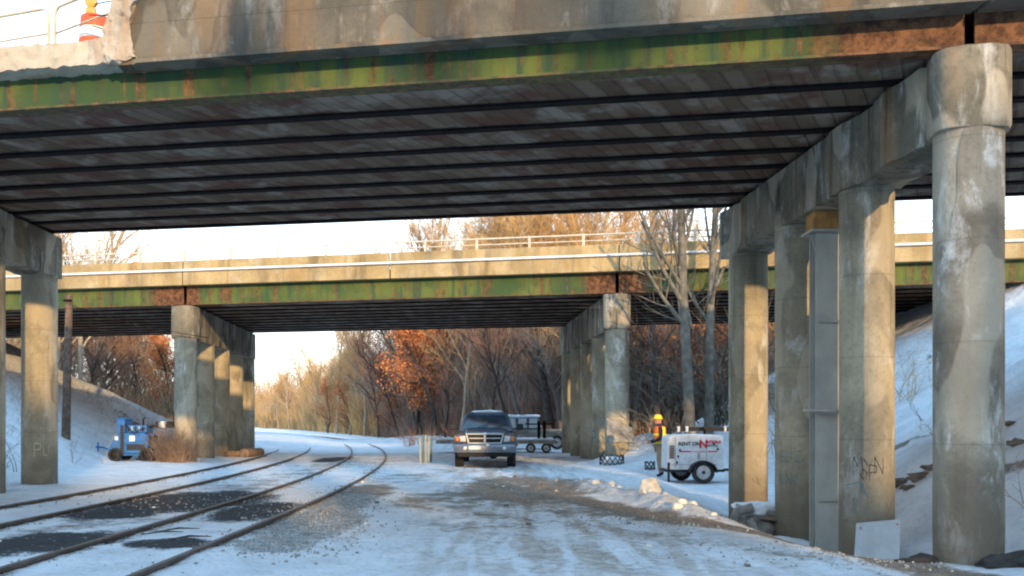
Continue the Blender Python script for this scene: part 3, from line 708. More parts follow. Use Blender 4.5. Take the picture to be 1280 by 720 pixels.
# ------------------------------------------------------------------ wooden pole and guy wire
x0, y0 = -15.9, 34.2; g0 = gz(x0, y0)
pl = empty('wooden_pole', (x0, y0, g0)); tag(pl, 'dark weathered wooden pole standing in snow left of the blue compressor', 'pole')
MB().tube([(x0,y0,g0-.4),(x0+.05,y0,3.0),(x0+.13,y0,5.95)], [.16,.14,.12], 14).build('post', 'pole_wood', pl, smooth=40)
MB().tube([(x0+.13,y0,5.6),(x0+2.4,y0+.3,4.9),(x0+5,y0+.3,4.45)], .012, 5).build('wire', 'rust_dark', pl)
MB().box(x0-.02, x0+.28, y0-.17, y0-.13, 5.7, 5.78).build('bracket', 'rust_dark', pl)

# ------------------------------------------------------------------ wheel helper
def wheel(root, c, r, w, axis='X', rim='rim', name='wheel', tyre='rubber', side=1, nspoke=0):
    prof = [(r*.62,-w/2+.01),(r*.66,-w/2),(r*.93,-w/2),(r,-w/2+.03),(r,w/2-.03),(r*.93,w/2),(r*.66,w/2),(r*.62,w/2-.01),(r*.62,-w/2+.01)]
    wh = MB().lathe(c, prof, 32, axis=axis, cap=False).build(name, tyre, root, smooth=35)
    q = Vector((1,0,0)) if axis == 'X' else Vector((0,1,0))
    pr = [(.02,0),(r*.20,0),(r*.22,-.03),(r*.55,-.05),(r*.60,.01),(r*.63,.01),(r*.63,-.07),(.02,-.08)]
    pr = [(a_, b_*side+side*(w/2-.03)) for a_, b_ in pr]
    MB().lathe(c, pr, 28, axis=axis).build('rim', rim, wh, smooth=30)
    hub = [(.001,side*(w/2-.02)),(r*.14,side*(w/2-.02)),(r*.14,side*(w/2+.005)),(.001,side*(w/2+.01))]
    MB().lathe(c, hub, 16, axis=axis).build('hub', 'black', wh)
    return wh

# ------------------------------------------------------------------ pickup truck (front faces the viewpoint)
tx, ty = -.86, 30.3; tz = gz(tx, ty)+.005
tr = empty('pickup_truck', (tx, ty, tz)); tag(tr, 'dark blue pickup truck with chrome grille parked facing the viewer on the snowy road', 'pickup truck')
def T(mb):
    mb.v = [(tx+v[0], ty+v[1], tz+v[2]) for v in mb.v]; return mb
def loft(secs, flip=False):  # secs: list of rings (same count)
    mb = MB(); n = len(secs[0])
    for s in secs: mb.v += [tuple(p) for p in s]
    for i in range(len(secs)-1):
        for j in range(n): mb.f.append((i*n+j, i*n+(j+1)%n, (i+1)*n+(j+1)%n, (i+1)*n+j))
    mb.f.append(tuple(range(n))[::-1]); mb.f.append(tuple((len(secs)-1)*n+j for j in range(n))); return mb
def ring(y, zb, zsh, zt, hw, ht, chin=0):   # body cross section at y
    half = [(0,zb),(hw*.80,zb),(hw*.97,zb+.08),(hw,zb+.25),(hw*1.0,zsh-.10),(hw*.965,zsh-.02),(hw*.90,zsh+.01),(ht*1.06,zsh+.02),(ht*.98,zt-.02),(ht*.85,zt+.005),(0,zt+.02)]
    R_ = [(x, y, z) for x, z in half]; L_ = [(-x, y, z) for x, z in half[1:-1]][::-1]
    return R_+L_
secs = [ring(.10,.62,1.00,1.02,.80,.52), ring(.16,.55,1.02,1.10,.90,.58), ring(.30,.50,1.04,1.17,.97,.60), ring(.8,.48,1.07,1.22,1.0,.62), ring(1.6,.48,1.10,1.26,1.0,.66),
        ring(2.0,.48,1.12,1.22,1.0,.78), ring(3.5,.48,1.15,1.19,1.0,.86), ring(3.9,.48,1.15,1.18,1.0,.90), ring(5.6,.50,1.15,1.18,1.0,.92), ring(5.7,.56,1.12,1.14,.98,.88)]
T(loft(secs)).build('body', 'truck_paint', tr, smooth=32)
# cab
def cabr(y, z0, z1, w0, w1, yt):
    return [(-w0,y,z0),(w0,y,z0),(w1,yt,z1),(w1*.80,yt+.0,z1+.05),(-w1*.80,yt,z1+.05),(-w1,yt,z1)]
cab = MB()
Lc = [[(-.90,1.75,1.16),(.90,1.75,1.16),(.90,3.55,1.16),(-.90,3.55,1.16)], [(-.70,2.35,1.72),(.70,2.35,1.72),(.72,3.42,1.72),(-.72,3.42,1.72)], [(-.60,2.55,1.80),(.60,2.55,1.80),(.62,3.3,1.80),(-.62,3.3,1.80)]]
cab = loft(Lc); T(cab).build('cab', 'truck_paint', tr, bevel=.05, seg=3, smooth=40)
# glass set just proud of the cab skin
def quad(name, pts, mat, th, root, nrm):
    n = Vector(nrm).normalized()*th; P = [Vector(p) for p in pts]
    mb = MB().add([*P, *[p+n for p in P]], [(3,2,1,0),(4,5,6,7),(0,1,5,4),(1,2,6,5),(2,3,7,6),(3,0,4,7)]); T(mb); return mb.build(name, mat, root)
quad('windscreen', [(-.79,1.80,1.20),(.79,1.80,1.20),(.63,2.30,1.68),(-.63,2.30,1.68)], 'glass', .02, tr, (0,-.68,.73))
for s in (-1,1):
    quad('side_window', [(s*.895,2.05,1.20),(s*.895,3.35,1.20),(s*.74,3.25,1.67),(s*.74,2.45,1.67)], 'glass', .012, tr, (s,0,.3))
T(MB().box(-.66,.66,3.52,3.56,1.25,1.62)).build('rear_window', 'glass', tr)
for s in (-.35, .2):
    T(MB().tube([(s-.05,1.74,1.23),(s+.42,1.93,1.40)], .012, 6)).build('wiper', 'black', tr)
# roof snow
sn = grid_block(lambda i,j,k: (-.55+1.1*i, 2.6+.65*j, 1.80+.055*k*math.sin(PI*min(1,max(0,i)))**.5), 14, 10, 2); rough_pts(sn, .03, 5); T(sn).build('roof_snow', 'snow', tr, smooth=50)
# grille: chrome surround, two dark openings with chrome slats and a centre post
gy = .045
mb = MB(); mb.taper(-.50,.50,gy,gy+.10,.80, -.56,.56,gy+.05,gy+.15,1.08); T(mb).build('grille_recess', 'black', tr)
g = MB()
g.box(-.60,.60,gy-.04,gy+.02,1.06,1.105); g.box(-.54,.54,gy-.05,gy+.01,.775,.815)
g.hexa([(-.54,gy-.045,.817),(-.49,gy-.045,.817),(-.49,gy+.01,.817),(-.54,gy+.01,.817),(-.60,gy-.035,1.058),(-.55,gy-.035,1.058),(-.55,gy+.02,1.058),(-.60,gy+.02,1.058)])
g.hexa([(.49,gy-.045,.817),(.54,gy-.045,.817),(.54,gy+.01,.817),(.49,gy+.01,.817),(.55,gy-.035,1.058),(.60,gy-.035,1.058),(.60,gy+.02,1.058),(.55,gy+.02,1.058)])
g.box(-.035,.035,gy-.052,gy+.01,.817,1.058); g.box(-.5,-.037,gy-.048,gy+.0,.93,.965); g.box(.037,.5,gy-.048,gy+.0,.93,.965)
T(g).build('grille', 'chrome', tr, bevel=.006)
T(MB().lathe((0,gy-.07,1.085), [(.03,0),(.05,.012),(.05,.03)], 16, axis='Y')).build('badge', 'chrome', tr)
for s in (-1,1):
    h = MB(); h.hexa([(s*.60,.045,.84),(s*.78,.07,.84),(s*.78,.20,.84),(s*.60,.20,.84),(s*.63,.06,1.03),(s*.80,.09,1.02),(s*.80,.22,1.02),(s*.63,.2,1.03)] if s > 0 else
                    [(s*.78,.07,.84),(s*.60,.045,.84),(s*.60,.20,.84),(s*.78,.20,.84),(s*.80,.09,1.02),(s*.63,.06,1.03),(s*.63,.2,1.03),(s*.80,.22,1.02)])
    T(h).build('headlight', 'lamp_glass', tr, bevel=.012)
    x0_, x1_ = sorted((s*.785, s*.93)); T(MB().box(x0_, x1_, .115, .30, .85, 1.0)).build('turn_signal', 'lamp_amber', tr, bevel=.012)
# bumper wraps round
bm_ = loft([[(x,y-.10,.50),(x,y+.10,.50),(x,y+.12,.76),(x,y-.06,.76),(x,y-.13,.70),(x,y-.13,.58)] for x, y in ((-1.0,.35),(-.97,.14),(-.80,.03),(-.3,-.01),(.3,-.01),(.80,.03),(.97,.14),(1.0,.35))])
simple('bumper_steel', (.20,.22,.25), .42, metal=.5, var=.15, dirt=(.25,.22,.19), dirtamt=.4)
T(bm_).build('bumper', 'bumper_steel', tr, smooth=50, bevel=.01)
T(MB().taper(-.85,.85,.0,.25,.36, -.88,.88,-.02,.25,.50)).build('air_dam', 'black', tr, bevel=.02)
T(MB().box(-.50,-.12,-.155,-.143,.60,.715)).build('number_plate', 'white_paint', tr)
for x in (-.62,.10,.62): T(MB().lathe((x,-.19,.745 if x == .10 else .64), [(.02,0),(.055,.01),(.06,.05),(.03,.075)], 16, axis='Y')).build('fog_lamp', 'lamp_glass', tr, smooth=40)
for s in (-1,1):
    wheel(tr, (tx+s*.84, ty+.95, tz+.40), .40, .28, 'X', side=s); wheel(tr, (tx+s*.84, ty+4.55, tz+.40), .40, .28, 'X', side=s)
    a0 = MB(); a0.tube([(s*.90,2.0,1.22),(s*1.06,1.95,1.26)], .022, 6); x0_, x1_ = sorted((s*1.02, s*1.24)); T(a0).build('mirror_arm', 'black', tr)
    T(MB().box(x0_, x1_, 1.88, 1.98, 1.19, 1.40)).build('mirror', 'black', tr, bevel=.03)
    T(MB().box(min(s*.93,s*.99), max(s*.93,s*.99), 1.0-.5, 1.0+.45, .50, .62)).build('wheel_arch', 'black', tr)
T(MB().tube([(-.7,.95,.42),(.7,.95,.42)], .07, 8)).build('axle', 'black', tr)
T(MB().lathe((.25,.95,.42), [(.05,-.16),(.16,-.06),(.16,.06),(.05,.16)], 14, axis='Y')).build('axle', 'black', tr, smooth=50)

# ------------------------------------------------------------------ white rental generator trailer with folded light mast
wx, wy = 4.95, 26.4; wz = gz(wx, wy)
wt = empty('generator_trailer', (wx, wy, wz)); tag(wt, 'white wheeled generator trailer with red lettering parked behind the column', 'trailer')
WZ = .90
def W(mb): mb.v = [(wx+v[0], wy+v[1], wz+v[2]*WZ) for v in mb.v]; return mb
prof = [(-.76,.40),(.76,.40),(.76,1.36),(.68,1.44),(-.05,1.47),(-.60,1.44),(-.74,1.36)]
b = MB(); n = len(prof)
for y in (-.5,.6): b.v += [(x, y, z) for x, z in prof]
b.f = [tuple(range(n)), tuple(range(2*n-1, n-1, -1))]+[(j, j+n, (j+1)%n+n, (j+1)%n) for j in range(n)]
body = W(b).build('body', 'white_paint', wt, bevel=.025, smooth=40)
W(MB().box(-.72,-.56,-.515,-.503,.72,1.16)).build('louvre', 'panel_white', wt)
for k in range(7): W(MB().box(-.70,-.58,-.530,-.517,.75+k*.055,.78+k*.055)).build('louvre_slat', 'black', wt)
for x in (-.54, .30): W(MB().box(x-.004,x+.004,-.507,-.502,.44,1.34)).build('panel_seam', 'black', wt)
W(MB().box(-.74,.58,-.507,-.502,.55,.558)).build('panel_seam', 'black', wt)
W(MB().tube([(.30,-.2,1.44),(.30,-.2,1.60),(.22,-.2,1.66)], .03, 8)).build('exhaust_pipe', 'rust_dark', wt)
W(MB().box(.60,.755,-.508,-.503,.42,1.36)).build('corner_trim', 'white_paint', wt)
for x, z in ((-.50,.62),(-.42,.98),(.60,1.02),(.50,1.18),(-.47,.80)): W(MB().box(x-.02,x+.02,-.53,-.503,z-.035,z+.035)).build('latch', 'black', wt)
W(MB().box(-.40,-.12,-.511,-.503,.93,.965)).build('red_stripe', 'red_paint', wt); W(MB().box(.34,.58,-.511,-.503,.93,.965)).build('red_stripe', 'red_paint', wt)
W(MB().box(.06,.12,-.52,-.503,.72,.90)).build('hinge', 'galv', wt)
def lettering(txt, loc, size, mat, parent, bold=0.0, rot=(PI/2,0,0)):
    cu = bpy.data.curves.new('lettering', 'FONT'); cu.body = txt; cu.size = size; cu.extrude = .003; cu.offset = bold
    to = bpy.data.objects.new('tmp_text', cu); col.objects.link(to)
    bpy.context.view_layer.update(); dg = bpy.context.evaluated_depsgraph_get()
    me_ = bpy.data.meshes.new_from_object(to.evaluated_get(dg)); bpy.data.objects.remove(to)
    me_.name = 'lettering'; me_.materials.clear(); me_.materials.append(M[mat])
    o = bpy.data.objects.new('lettering', me_); col.objects.link(o); o.parent = parent
    o.location = Vector(loc)-world_loc(parent); o.rotation_euler = rot; return o
lettering('RENT ON', (wx-.46, wy-.506, wz+WZ*1.13), .135, 'black_paint', wt, .004)
lettering('N', (wx+.10, wy-.506, wz+WZ*1.06), .29, 'red_paint', wt, .012)
lettering('ATIONS', (wx+.30, wy-.506, wz+WZ*1.19), .11, 'red_paint', wt, .006)
lettering('RENTALS', (wx+.31, wy-.506, wz+WZ*1.10), .07, 'black_paint', wt, .002)
lettering('24 HOUR SERVICE', (wx-.10, wy-.506, wz+WZ*.925), .05, 'red_paint', wt)
fd = MB(); 
for i in range(13):
    a_ = PI*i/12; fd.v += [(.17-.37*math.cos(a_), y_, .33+.37*math.sin(a_)*(.95)) for y_ in (-.82,-.505)]+[(.17-.34*math.cos(a_), y_, .33+.34*math.sin(a_)*.95) for y_ in (-.82,-.505)]
for i in range(12):
    k = i*4; fd.f += [(k,k+4,k+5,k+1),(k+2,k+3,k+7,k+6),(k,k+2,k+6,k+4),(k+1,k+5,k+7,k+3)]
W(fd).build('fender', 'black', wt, smooth=40)
wheel(wt, (wx+.17, wy-.66, wz+.30), .30, .20, 'Y', side=-1, rim='rim'); wheel(wt, (wx+.17-.35, wy+.72, wz+.30), .30, .20, 'Y', side=1)
W(MB().box(-.80,.80,-.45,.55,.33,.398)).build('chassis', 'black', wt)
W(MB().box(.80,1.75,-.04,.04,.34,.41)).build('drawbar', 'black', wt)
for x, y in ((-.74,-.6),(1.02,-.45)):
    W(MB().tube([(x,y,.0),(x,y,.62)], .035, 8).box(x-.07,x+.07,y-.07,y+.07,-.01,.02)).build('jack_leg', 'black', wt)
    W(MB().box(x-.03 if x>0 else x+.04, x+.04 if x<0 else x+.03, y, .0, .36, .42)).build('outrigger', 'black', wt) if False else None
W(MB().box(.8,1.05,-.5,-.40,.36,.42)).build('outrigger', 'black', wt)
ms = W(MB().box(-.55,1.9,-.07,.07,1.55,1.68)).build('mast', 'black', wt, bevel=.008)
for x in (-.38,-.15,.9,1.5): W(MB().box(x-.035,x+.035,-.085,.085,1.53,1.70)).build('mast_clamp', 'white_paint' if x < 1 else 'galv', wt)
W(MB().box(-.05,.10,-.05,.05,1.47,1.55)).build('mast_rest', 'galv', wt)
for k, (x, z) in enumerate(((1.25,1.72),(1.55,1.75),(1.25,1.5),(1.65,1.5))):
    W(MB().taper(x-.14,x+.14,-.22,-.10,z-.10, x-.12,x+.12,-.26,-.12,z+.12)).build('floodlight', 'black', wt, bevel=.015)
    W(MB().box(x-.11,x+.11,-.275,-.265,z-.08,z+.09)).build('floodlight_glass', 'lamp_glass', wt)

# ------------------------------------------------------------------ blue towable compressor on the left
cx_, cy_ = -13.72, 35.0; cz_ = gz(cx_, cy_)
ct = empty('compressor_trailer', (cx_, cy_, cz_)); tag(ct, 'blue towable compressor with small wheels in snow by the left bank', 'trailer')
def C(mb): mb.v = [(cx_+v[0], cy_+v[1], cz_+v[2]) for v in mb.v]; return mb
prof = [(-.80,.28),(.55,.28),(.62,.5),(.62,.95),(.45,1.02),(-.45,1.02),(-.62,.85),(-.80,.45)]
b = MB(); n = len(prof)
for y in (-.45,.45): b.v += [(x, y, z) for x, z in prof]
b.f = [tuple(range(n)), tuple(range(2*n-1, n-1, -1))]+[(j, j+n, (j+1)%n+n, (j+1)%n) for j in range(n)]
C(b).build('body', 'blue_paint', ct, bevel=.03, smooth=40)
C(MB().box(-.50,-.22,-.47,.30,1.022,1.50)).build('control_box', 'blue_paint', ct, bevel=.02)
C(MB().box(-.20,.52,-.35,.35,1.022,1.30)).build('engine_cover', 'blue_paint', ct, bevel=.04)
C(MB().box(-.36,-.24,-.50,-.47,.25,1.30)).build('mast_post', 'black_paint', ct)
C(MB().box(-.05,.15,-.462,-.452,.72,.93)).build('label_plate', 'white_paint', ct)
C(MB().box(-.58,-.45,-.462,-.452,.76,.90)).build('label_plate', 'white_paint', ct)
for k in range(5): C(MB().box(-.15+k*.13,-.10+k*.13,-.36,-.351,1.07,1.26)).build('vent_slot', 'panel_white' if k % 2 else 'black', ct)
C(MB().box(-.85,.85,-.36,-.28,.20,.278).box(-.85,.85,.28,.36,.20,.278)).build('chassis', 'blue_paint', ct)
C(MB().tube([(-.8,0,.36),(-1.25,0,.50),(-1.45,0,.5)], .035, 8)).build('drawbar', 'blue_paint', ct)
C(MB().tube([(-1.35,-.05,.25),(-1.35,-.05,.68)], .03, 8)).build('jack', 'blue_paint', ct)
C(MB().tube([(.40,-.3,1.30),(.40,-.3,1.52),(.46,-.3,1.58)], .03, 8)).build('exhaust_pipe', 'rust_dark', ct)
C(MB().tube([(-.22,-.4,1.35),(-.05,-.5,1.18),(.15,-.48,1.0),(.3,-.5,1.12),(.5,-.4,1.2)], .022, 8)).build('hose', 'black', ct, smooth=60)
C(MB().taper(-.56,-.16,-.50,.32,1.505, -.50,-.20,-.40,.25,1.56)).build('box_lid', 'blue_paint', ct, bevel=.01)
C(MB().box(.56,.66,-.40,.40,.55,.92)).build('radiator_grille', 'black', ct)
C(MB().box(-.15,.50,-.458,-.452,.40,.62)).build('access_door', 'black_paint', ct, bevel=.01)
C(MB().tube([(.50,0,1.25),(1.35,-.1,1.32)], .05, 8)).build('mast', 'black', ct)
for x, m in ((.92,'black'),(1.02,'white_paint'),(1.32,'black')): C(MB().taper(x-.13,x+.13,-.25,-.05,1.20, x-.10,x+.12,-.30,-.05,1.44)).build('floodlight', m, ct, bevel=.03)
for x, y in ((-.55,-.5),(.62,-.5),(-.55,.5),(.62,.5)): wheel(ct, (cx_+x, cy_+y, cz_+.24), .24 if x < 0 else .28, .16, 'Y', side=(-1 if y < 0 else 1), rim='black')

# ------------------------------------------------------------------ flatbed trailer and white van behind the pickup
fx, fy = -.35, 44.5; fz = gz(fx, fy)
ft = empty('flatbed_trailer', (fx, fy, fz)); tag(ft, 'low flatbed trailer with snow on its deck behind the pickup truck', 'trailer')
def FT(mb): mb.v = [(fx+v[0], fy+v[1], fz+v[2]) for v in mb.v]; return mb
FT(MB().box(-3.1,2.35,-1.1,1.1,.42,.58)).build('deck', 'rubble_grey', ft, bevel=.01)
sn = grid_block(lambda i,j,k: (-3.05+5.3*i, -1.05+2.1*j, .583+.07*k), 50, 12, 2); rough_pts(sn, .03, 3, keep=lambda q: q.z < .60); FT(sn).build('deck_snow', 'snow', ft, smooth=50)
for x in (-1.8,-.9,1.2,1.9): wheel(ft, (fx+x, fy-1.0, fz+.22), .22, .2, 'Y', side=-1)
for x in (1.5, 1.75): FT(MB().box(x,x+.14,-.9,-.8,.66,1.45)).build('stake', 'rust_dark', ft)
FT(MB().box(.95,2.3,-.86,-.83,1.28,1.34)).build('stake_rail', 'rust_dark', ft)
vx, vy = 1.05, 49; vz = gz(vx, vy)
vn = empty('utility_truck', (vx, vy, vz)); tag(vn, 'grey snow dusted utility truck parked behind the flatbed trailer', 'truck')
def VN(mb): mb.v = [(vx+v[0], vy+v[1], vz+v[2]) for v in mb.v]; return mb
VN(loft([[(-1.7,-.9,.5),(1.9,-.9,.5),(1.9,.9,.5),(-1.7,.9,.5)],[(-1.7,-.95,1.0),(1.9,-.95,1.0),(1.9,.95,1.0),(-1.7,.95,1.0)]])).build('body', 'rubble_grey', vn, bevel=.06)
VN(loft([[(-1.6,-.9,1.02),(.5,-.9,1.02),(.5,.9,1.02),(-1.6,.9,1.02)],[(-1.3,-.72,1.62),(.3,-.72,1.62),(.3,.72,1.62),(-1.3,.72,1.62)]])).build('cab', 'truck_paint', vn, bevel=.05)
for x in (-1.3,-.75,-.2): VN(MB().hexa([(x,-.90,1.08),(x+.45,-.90,1.08),(x+.45,-.87,1.08),(x,-.87,1.08),(x+.03,-.77,1.55),(x+.42,-.77,1.55),(x+.42,-.74,1.55),(x+.03,-.74,1.55)])).build('window', 'panel_white', vn)
sn = grid_block(lambda i,j,k: (-1.35+1.7*i, -.7+1.4*j, 1.62+.1*k), 20, 12, 2); rough_pts(sn, .05, 3, keep=lambda q: q.z < 1.64); VN(sn).build('roof_snow', 'snow', vn, smooth=50)
for x in (-1.1,1.2): wheel(vn, (vx+x, vy-.85, vz+.35), .35, .24, 'Y', side=-1)

# ------------------------------------------------------------------ bundle of upright boards, logs
for k, (dx, h, m) in enumerate(((0,.90,'post_white'),(.09,1.0,'post_green'),(.17,.97,'post_white'),(.26,.92,'post_white'),(.34,.86,'post_green'))):
    gx, gy_ = -3.25+dx, 33.8+.05*k; g0 = gz(gx, gy_)
    o = MB().hexa([(gx,gy_,g0-.1),(gx+.065,gy_,g0-.1),(gx+.065,gy_+.05,g0-.1),(gx,gy_+.05,g0-.1),(gx+.015*(k-2),gy_+.03,g0+h),(gx+.065+.015*(k-2),gy_+.03,g0+h),(gx+.065+.015*(k-2),gy_+.08,g0+h),(gx+.015*(k-2),gy_+.08,g0+h)]).build('marker_post', m, None, bevel=.008, loc=(gx,gy_,g0))
    tag(o, ['leftmost pale short post of the bundle left of the pickup','dark green short post second from left in the bundle','tall pale post in the middle of the post bundle','pale post right of the middle in the bundle','rightmost dark green short post of the bundle'][k], 'post', 'short posts standing together left of the pickup')
lg = [((-12.0,40.2),(-11.1,41.0),.13),((-11.9,41.0),(-12.8,40.9),.14),((-11.15,39.9),(-11.0,42.0),.20)]
for k, (a_, b_, r_) in enumerate(lg):
    z = gz(*a_)+r_*.8; mb = MB().tube([(a_[0],a_[1],z),((a_[0]+b_[0])/2,(a_[1]+b_[1])/2,z+.01),(b_[0],b_[1],z)], [r_,r_*.95,r_*.9], 14)
    o = mb.build('log', 'log_wood', None, smooth=40, loc=(a_[0],a_[1],z-r_)); tag(o, ['thin brown log lying beside the left bent of the far bridge','short log at the left of the log heap by the far bridge','thick log with its cut end facing the tracks'][k], 'log', 'logs lying by the far left columns')
    if k == 2: MB().lathe((a_[0],a_[1]-.005,z), [(r_*.95,-.004),(r_*.95,.004)], 14, axis='Y').build('cut_end', 'rock', o)
# ------------------------------------------------------------------ snow boulders and clods along the plough ridge
px = at(814, 622, 18.7)
o = boulder('snow_boulder', (px.x, px.y, gz(px.x,px.y)+.14), .215, 'snow_dirty', 4, (1.0,.8,1.0), .45); tag(o, 'large sunlit snow boulder at the end of the plough ridge', 'snow boulder')
rs = random.Random(5)
for k in range(26):
    t_k = k/26; a_ = G(735, 603, 0); b_ = G(880, 648, -.1)
    x = a_[0]+(b_[0]-a_[0])*(.15+.85*t_k)+rs.uniform(-.25,.25); y = a_[1]+(b_[1]-a_[1])*(.15+.85*t_k)+rs.uniform(-.4,.4)
    if abs(x-px.x) < .3 and abs(y-px.y) < .4: continue
    r_ = rs.uniform(.03,.09)
    o = boulder('snow_clod', (x,y,gz(x,y)+r_*.35), r_, 'snow_dirty', k, (1.2,1,.8), .4, n=2); tag(o, 'small dirty snow clod on the plough ridge', 'snow clod', 'snow clods along the plough ridge')
for k in range(34):
    x = rs.uniform(-7.5, 3.5); y = rs.uniform(10, 26); r_ = rs.uniform(.018,.05)
    o = boulder('clod', (x,y,gz(x,y)+r_*.3), r_, 'rock' if k % 2 else 'snow_dirty', k+50, (1.2,1,.7), .4, n=2); tag(o, 'small brown clod lying on the snowy yard' if k % 2 else 'small lump of dirty snow on the yard', 'clod', 'brown clods on the yard' if k % 2 else 'snow lumps on the yard')
# dark soil heaps at first column
for k, (a_, b_, r_, lb) in enumerate([(.55,-.35,.30,'heap of dark soil at the right foot of the nearest column'),(-.60,-.1,.17,'low dark soil heap at the left foot of the nearest column'),(.05,-.50,.16,'brown soil heap against the front foot of the nearest column')]):
    c = K1(a_, b_, 0); o = boulder('soil_heap', (c.x,c.y,gz(c.x,c.y)+.0), r_, 'dark_soil', k+9, (1.5,.8,.6 if k < 2 else .75), .45); tag(o, lb, 'soil heap')
# rubble: concrete and snow heap by the fourth column
c = K1(0, 8.4, 0); bx0, by0 = 4.45, 17.7; g0 = gz(bx0, by0)+.03
labs = ['grey concrete slab lying on top of the rubble by the fourth column','curved grey tube at the left of the rubble','bent grey tube at the front of the rubble','round stone under the rubble slab','long dark slab at the right of the rubble']
o = MB().hexa([(bx0-.35,by0-.25,g0+.42),(bx0+.50,by0-.30,g0+.30),(bx0+.55,by0+.25,g0+.34),(bx0-.30,by0+.3,g0+.46),(bx0-.35,by0-.25,g0+.52),(bx0+.50,by0-.30,g0+.40),(bx0+.55,by0+.25,g0+.44),(bx0-.3,by0+.3,g0+.56)]).build('concrete_slab', 'rubble_grey', None, bevel=.02, loc=(bx0,by0,g0)); tag(o, labs[0], 'rubble')
for k, pts in enumerate([[(-.1,-.35,.50),(-.38,-.35,.42),(-.46,-.35,.2),(-.40,-.38,.02),(-.25,-.4,-.05)], [(-.18,-.42,.30),(-.10,-.44,.12),(.05,-.46,-.02),(.2,-.45,-.05)]]):
    o = MB().tube([(bx0+x,by0+y,g0+z) for x,y,z in pts], .085, 10).build('bent_tube', 'rubble_grey', None, smooth=50, loc=(bx0-.3,by0-.35,g0)); tag(o, labs[1+k], 'rubble')
o = boulder('stone', (bx0+.1,by0-.1,g0+.12), .32, 'rubble_grey', 6, (1.2,.9,.8), .3); tag(o, labs[3], 'rubble')
o = MB().hexa([(bx0-.05,by0-.5,g0+.30),(bx0+.75,by0-.55,g0+.22),(bx0+.75,by0-.3,g0+.22),(bx0,by0-.3,g0+.3),(bx0-.05,by0-.5,g0+.36),(bx0+.75,by0-.55,g0+.29),(bx0+.75,by0-.3,g0+.29),(bx0,by0-.3,g0+.36)]).build('broken_slab', 'rock', None, bevel=.015, loc=(bx0+.3,by0-.4,g0+.2)); tag(o, labs[4], 'rubble')
o = boulder('snow_pile', (bx0+.05,by0,g0+.42), .34, 'snow', 8, (1.3,1,.45), .35); tag(o, 'cap of snow lying over the rubble by the fourth column', 'snow pile')
o = boulder('snow_pile', (bx0+.10,by0-1.3,gz(bx0+.1,by0-1.3)+.02), .42, 'snow', 12, (1.5,1,.35), .4); tag(o, 'patch of clean snow piled in front of the rubble', 'snow pile')
# rocks protruding from the right bank
rocks = [(1125,608,1),(1150,600,1),(1165,588,.8),(1272,556,.8),(1262,532,.6),(1135,612,.7)]
for k, (a_, b_, s_) in enumerate(rocks):
    Yk = 15.5 if a_ < 1200 else 12.4
    for it in range(60):
        p = at(a_, b_, Yk)
        if gz(p.x, p.y) > p.z: break
        Yk += .1
    o = boulder('bank_rock', (p.x,p.y,gz(p.x,p.y)+.02), .13*s_, 'rock', k+20, (1.6,.8,.6), .8); tag(o, ('brown rock in the washed out lip of the bank between two columns' if a_ < 1200 else 'brown rock in the bank at the right edge of the photo'), 'rock', 'rocks in the bank between columns' if a_ < 1200 else 'rocks in the bank at the right edge')
# torn sheet metal and junk hanging at the far right column, lattice drum below
c = K2(0, 0, 0)
mb = grid_block(lambda i,j,k: (c.x-.38+.85*i, c.y-.50-.05*math.sin(i*6)+.02*j, .75+(.75-.25*i)*k), 8, 1, 8); rough_pts(mb, .06, 4, 2)
o = mb.build('torn_sheet', 'rubble_grey', None, loc=(c.x,c.y-.5,.75)); tag(o, 'torn grey sheet hung against the front right column of the far bridge', 'sheet')
def lattice(name, x, y, r_, h, label, ns=14):
    z = gz(x,y); root = empty(name, (x,y,z)); tag(root, label, 'mesh basket', 'dark mesh baskets on the snow right of the road')
    mb = MB()
    for k in range(ns):
        for s in (-1,1): mb.tube([(x+r_*math.cos(2*PI*(k+s*q*.25)/ns), y+r_*.6*math.sin(2*PI*(k+s*q*.25)/ns), z+h*q/6) for q in range(7)], .013, 4)
    mb.build('mesh', 'black', root)
    boulder('filling', (x,y,z+h*.4), r_*.8, 'snow', 3, (1,.6,.5), .2, parent=root)
lattice('mesh_basket', 3.15, 30.3, .38, .32, 'dark mesh basket full of snow before the far right column')
lattice('mesh_basket', 4.15, 28.9, .15, .25, 'small dark mesh basket standing beside the worker', 7)

# ------------------------------------------------------------------ worker
hx, hy = 4.36, 28.2; hz_ = gz(hx, hy)
pr = empty('person', (hx, hy, hz_)); tag(pr, 'worker in orange vest and yellow hard hat standing left of the white trailer', 'person')
def skin_obj(name, verts, edges, radii, mat, sub=2, root_i=0, parent=pr):
    me_ = bpy.data.meshes.new(name); me_.from_pydata([tuple(v) for v in verts], edges, []); me_.update()
    o = bpy.data.objects.new(name, me_); col.objects.link(o); o.parent = parent; me_.materials.append(M[mat])
    bpy.context.view_layer.objects.active = o
    m = o.modifiers.new('skin', 'SKIN'); 
    if not me_.skin_vertices: 
        with bpy.context.temp_override(object=o, active_object=o): bpy.ops.mesh.customdata_skin_add()
    for i, r_ in enumerate(radii):
        sv = me_.skin_vertices[0].data[i]; sv.radius = (r_, r_) if not isinstance(r_, tuple) else r_; sv.use_root = (i == root_i)
    s_ = o.modifiers.new('sub', 'SUBSURF'); s_.levels = sub; s_.render_levels = sub; m.use_smooth_shade = True
    return o
g0 = 0
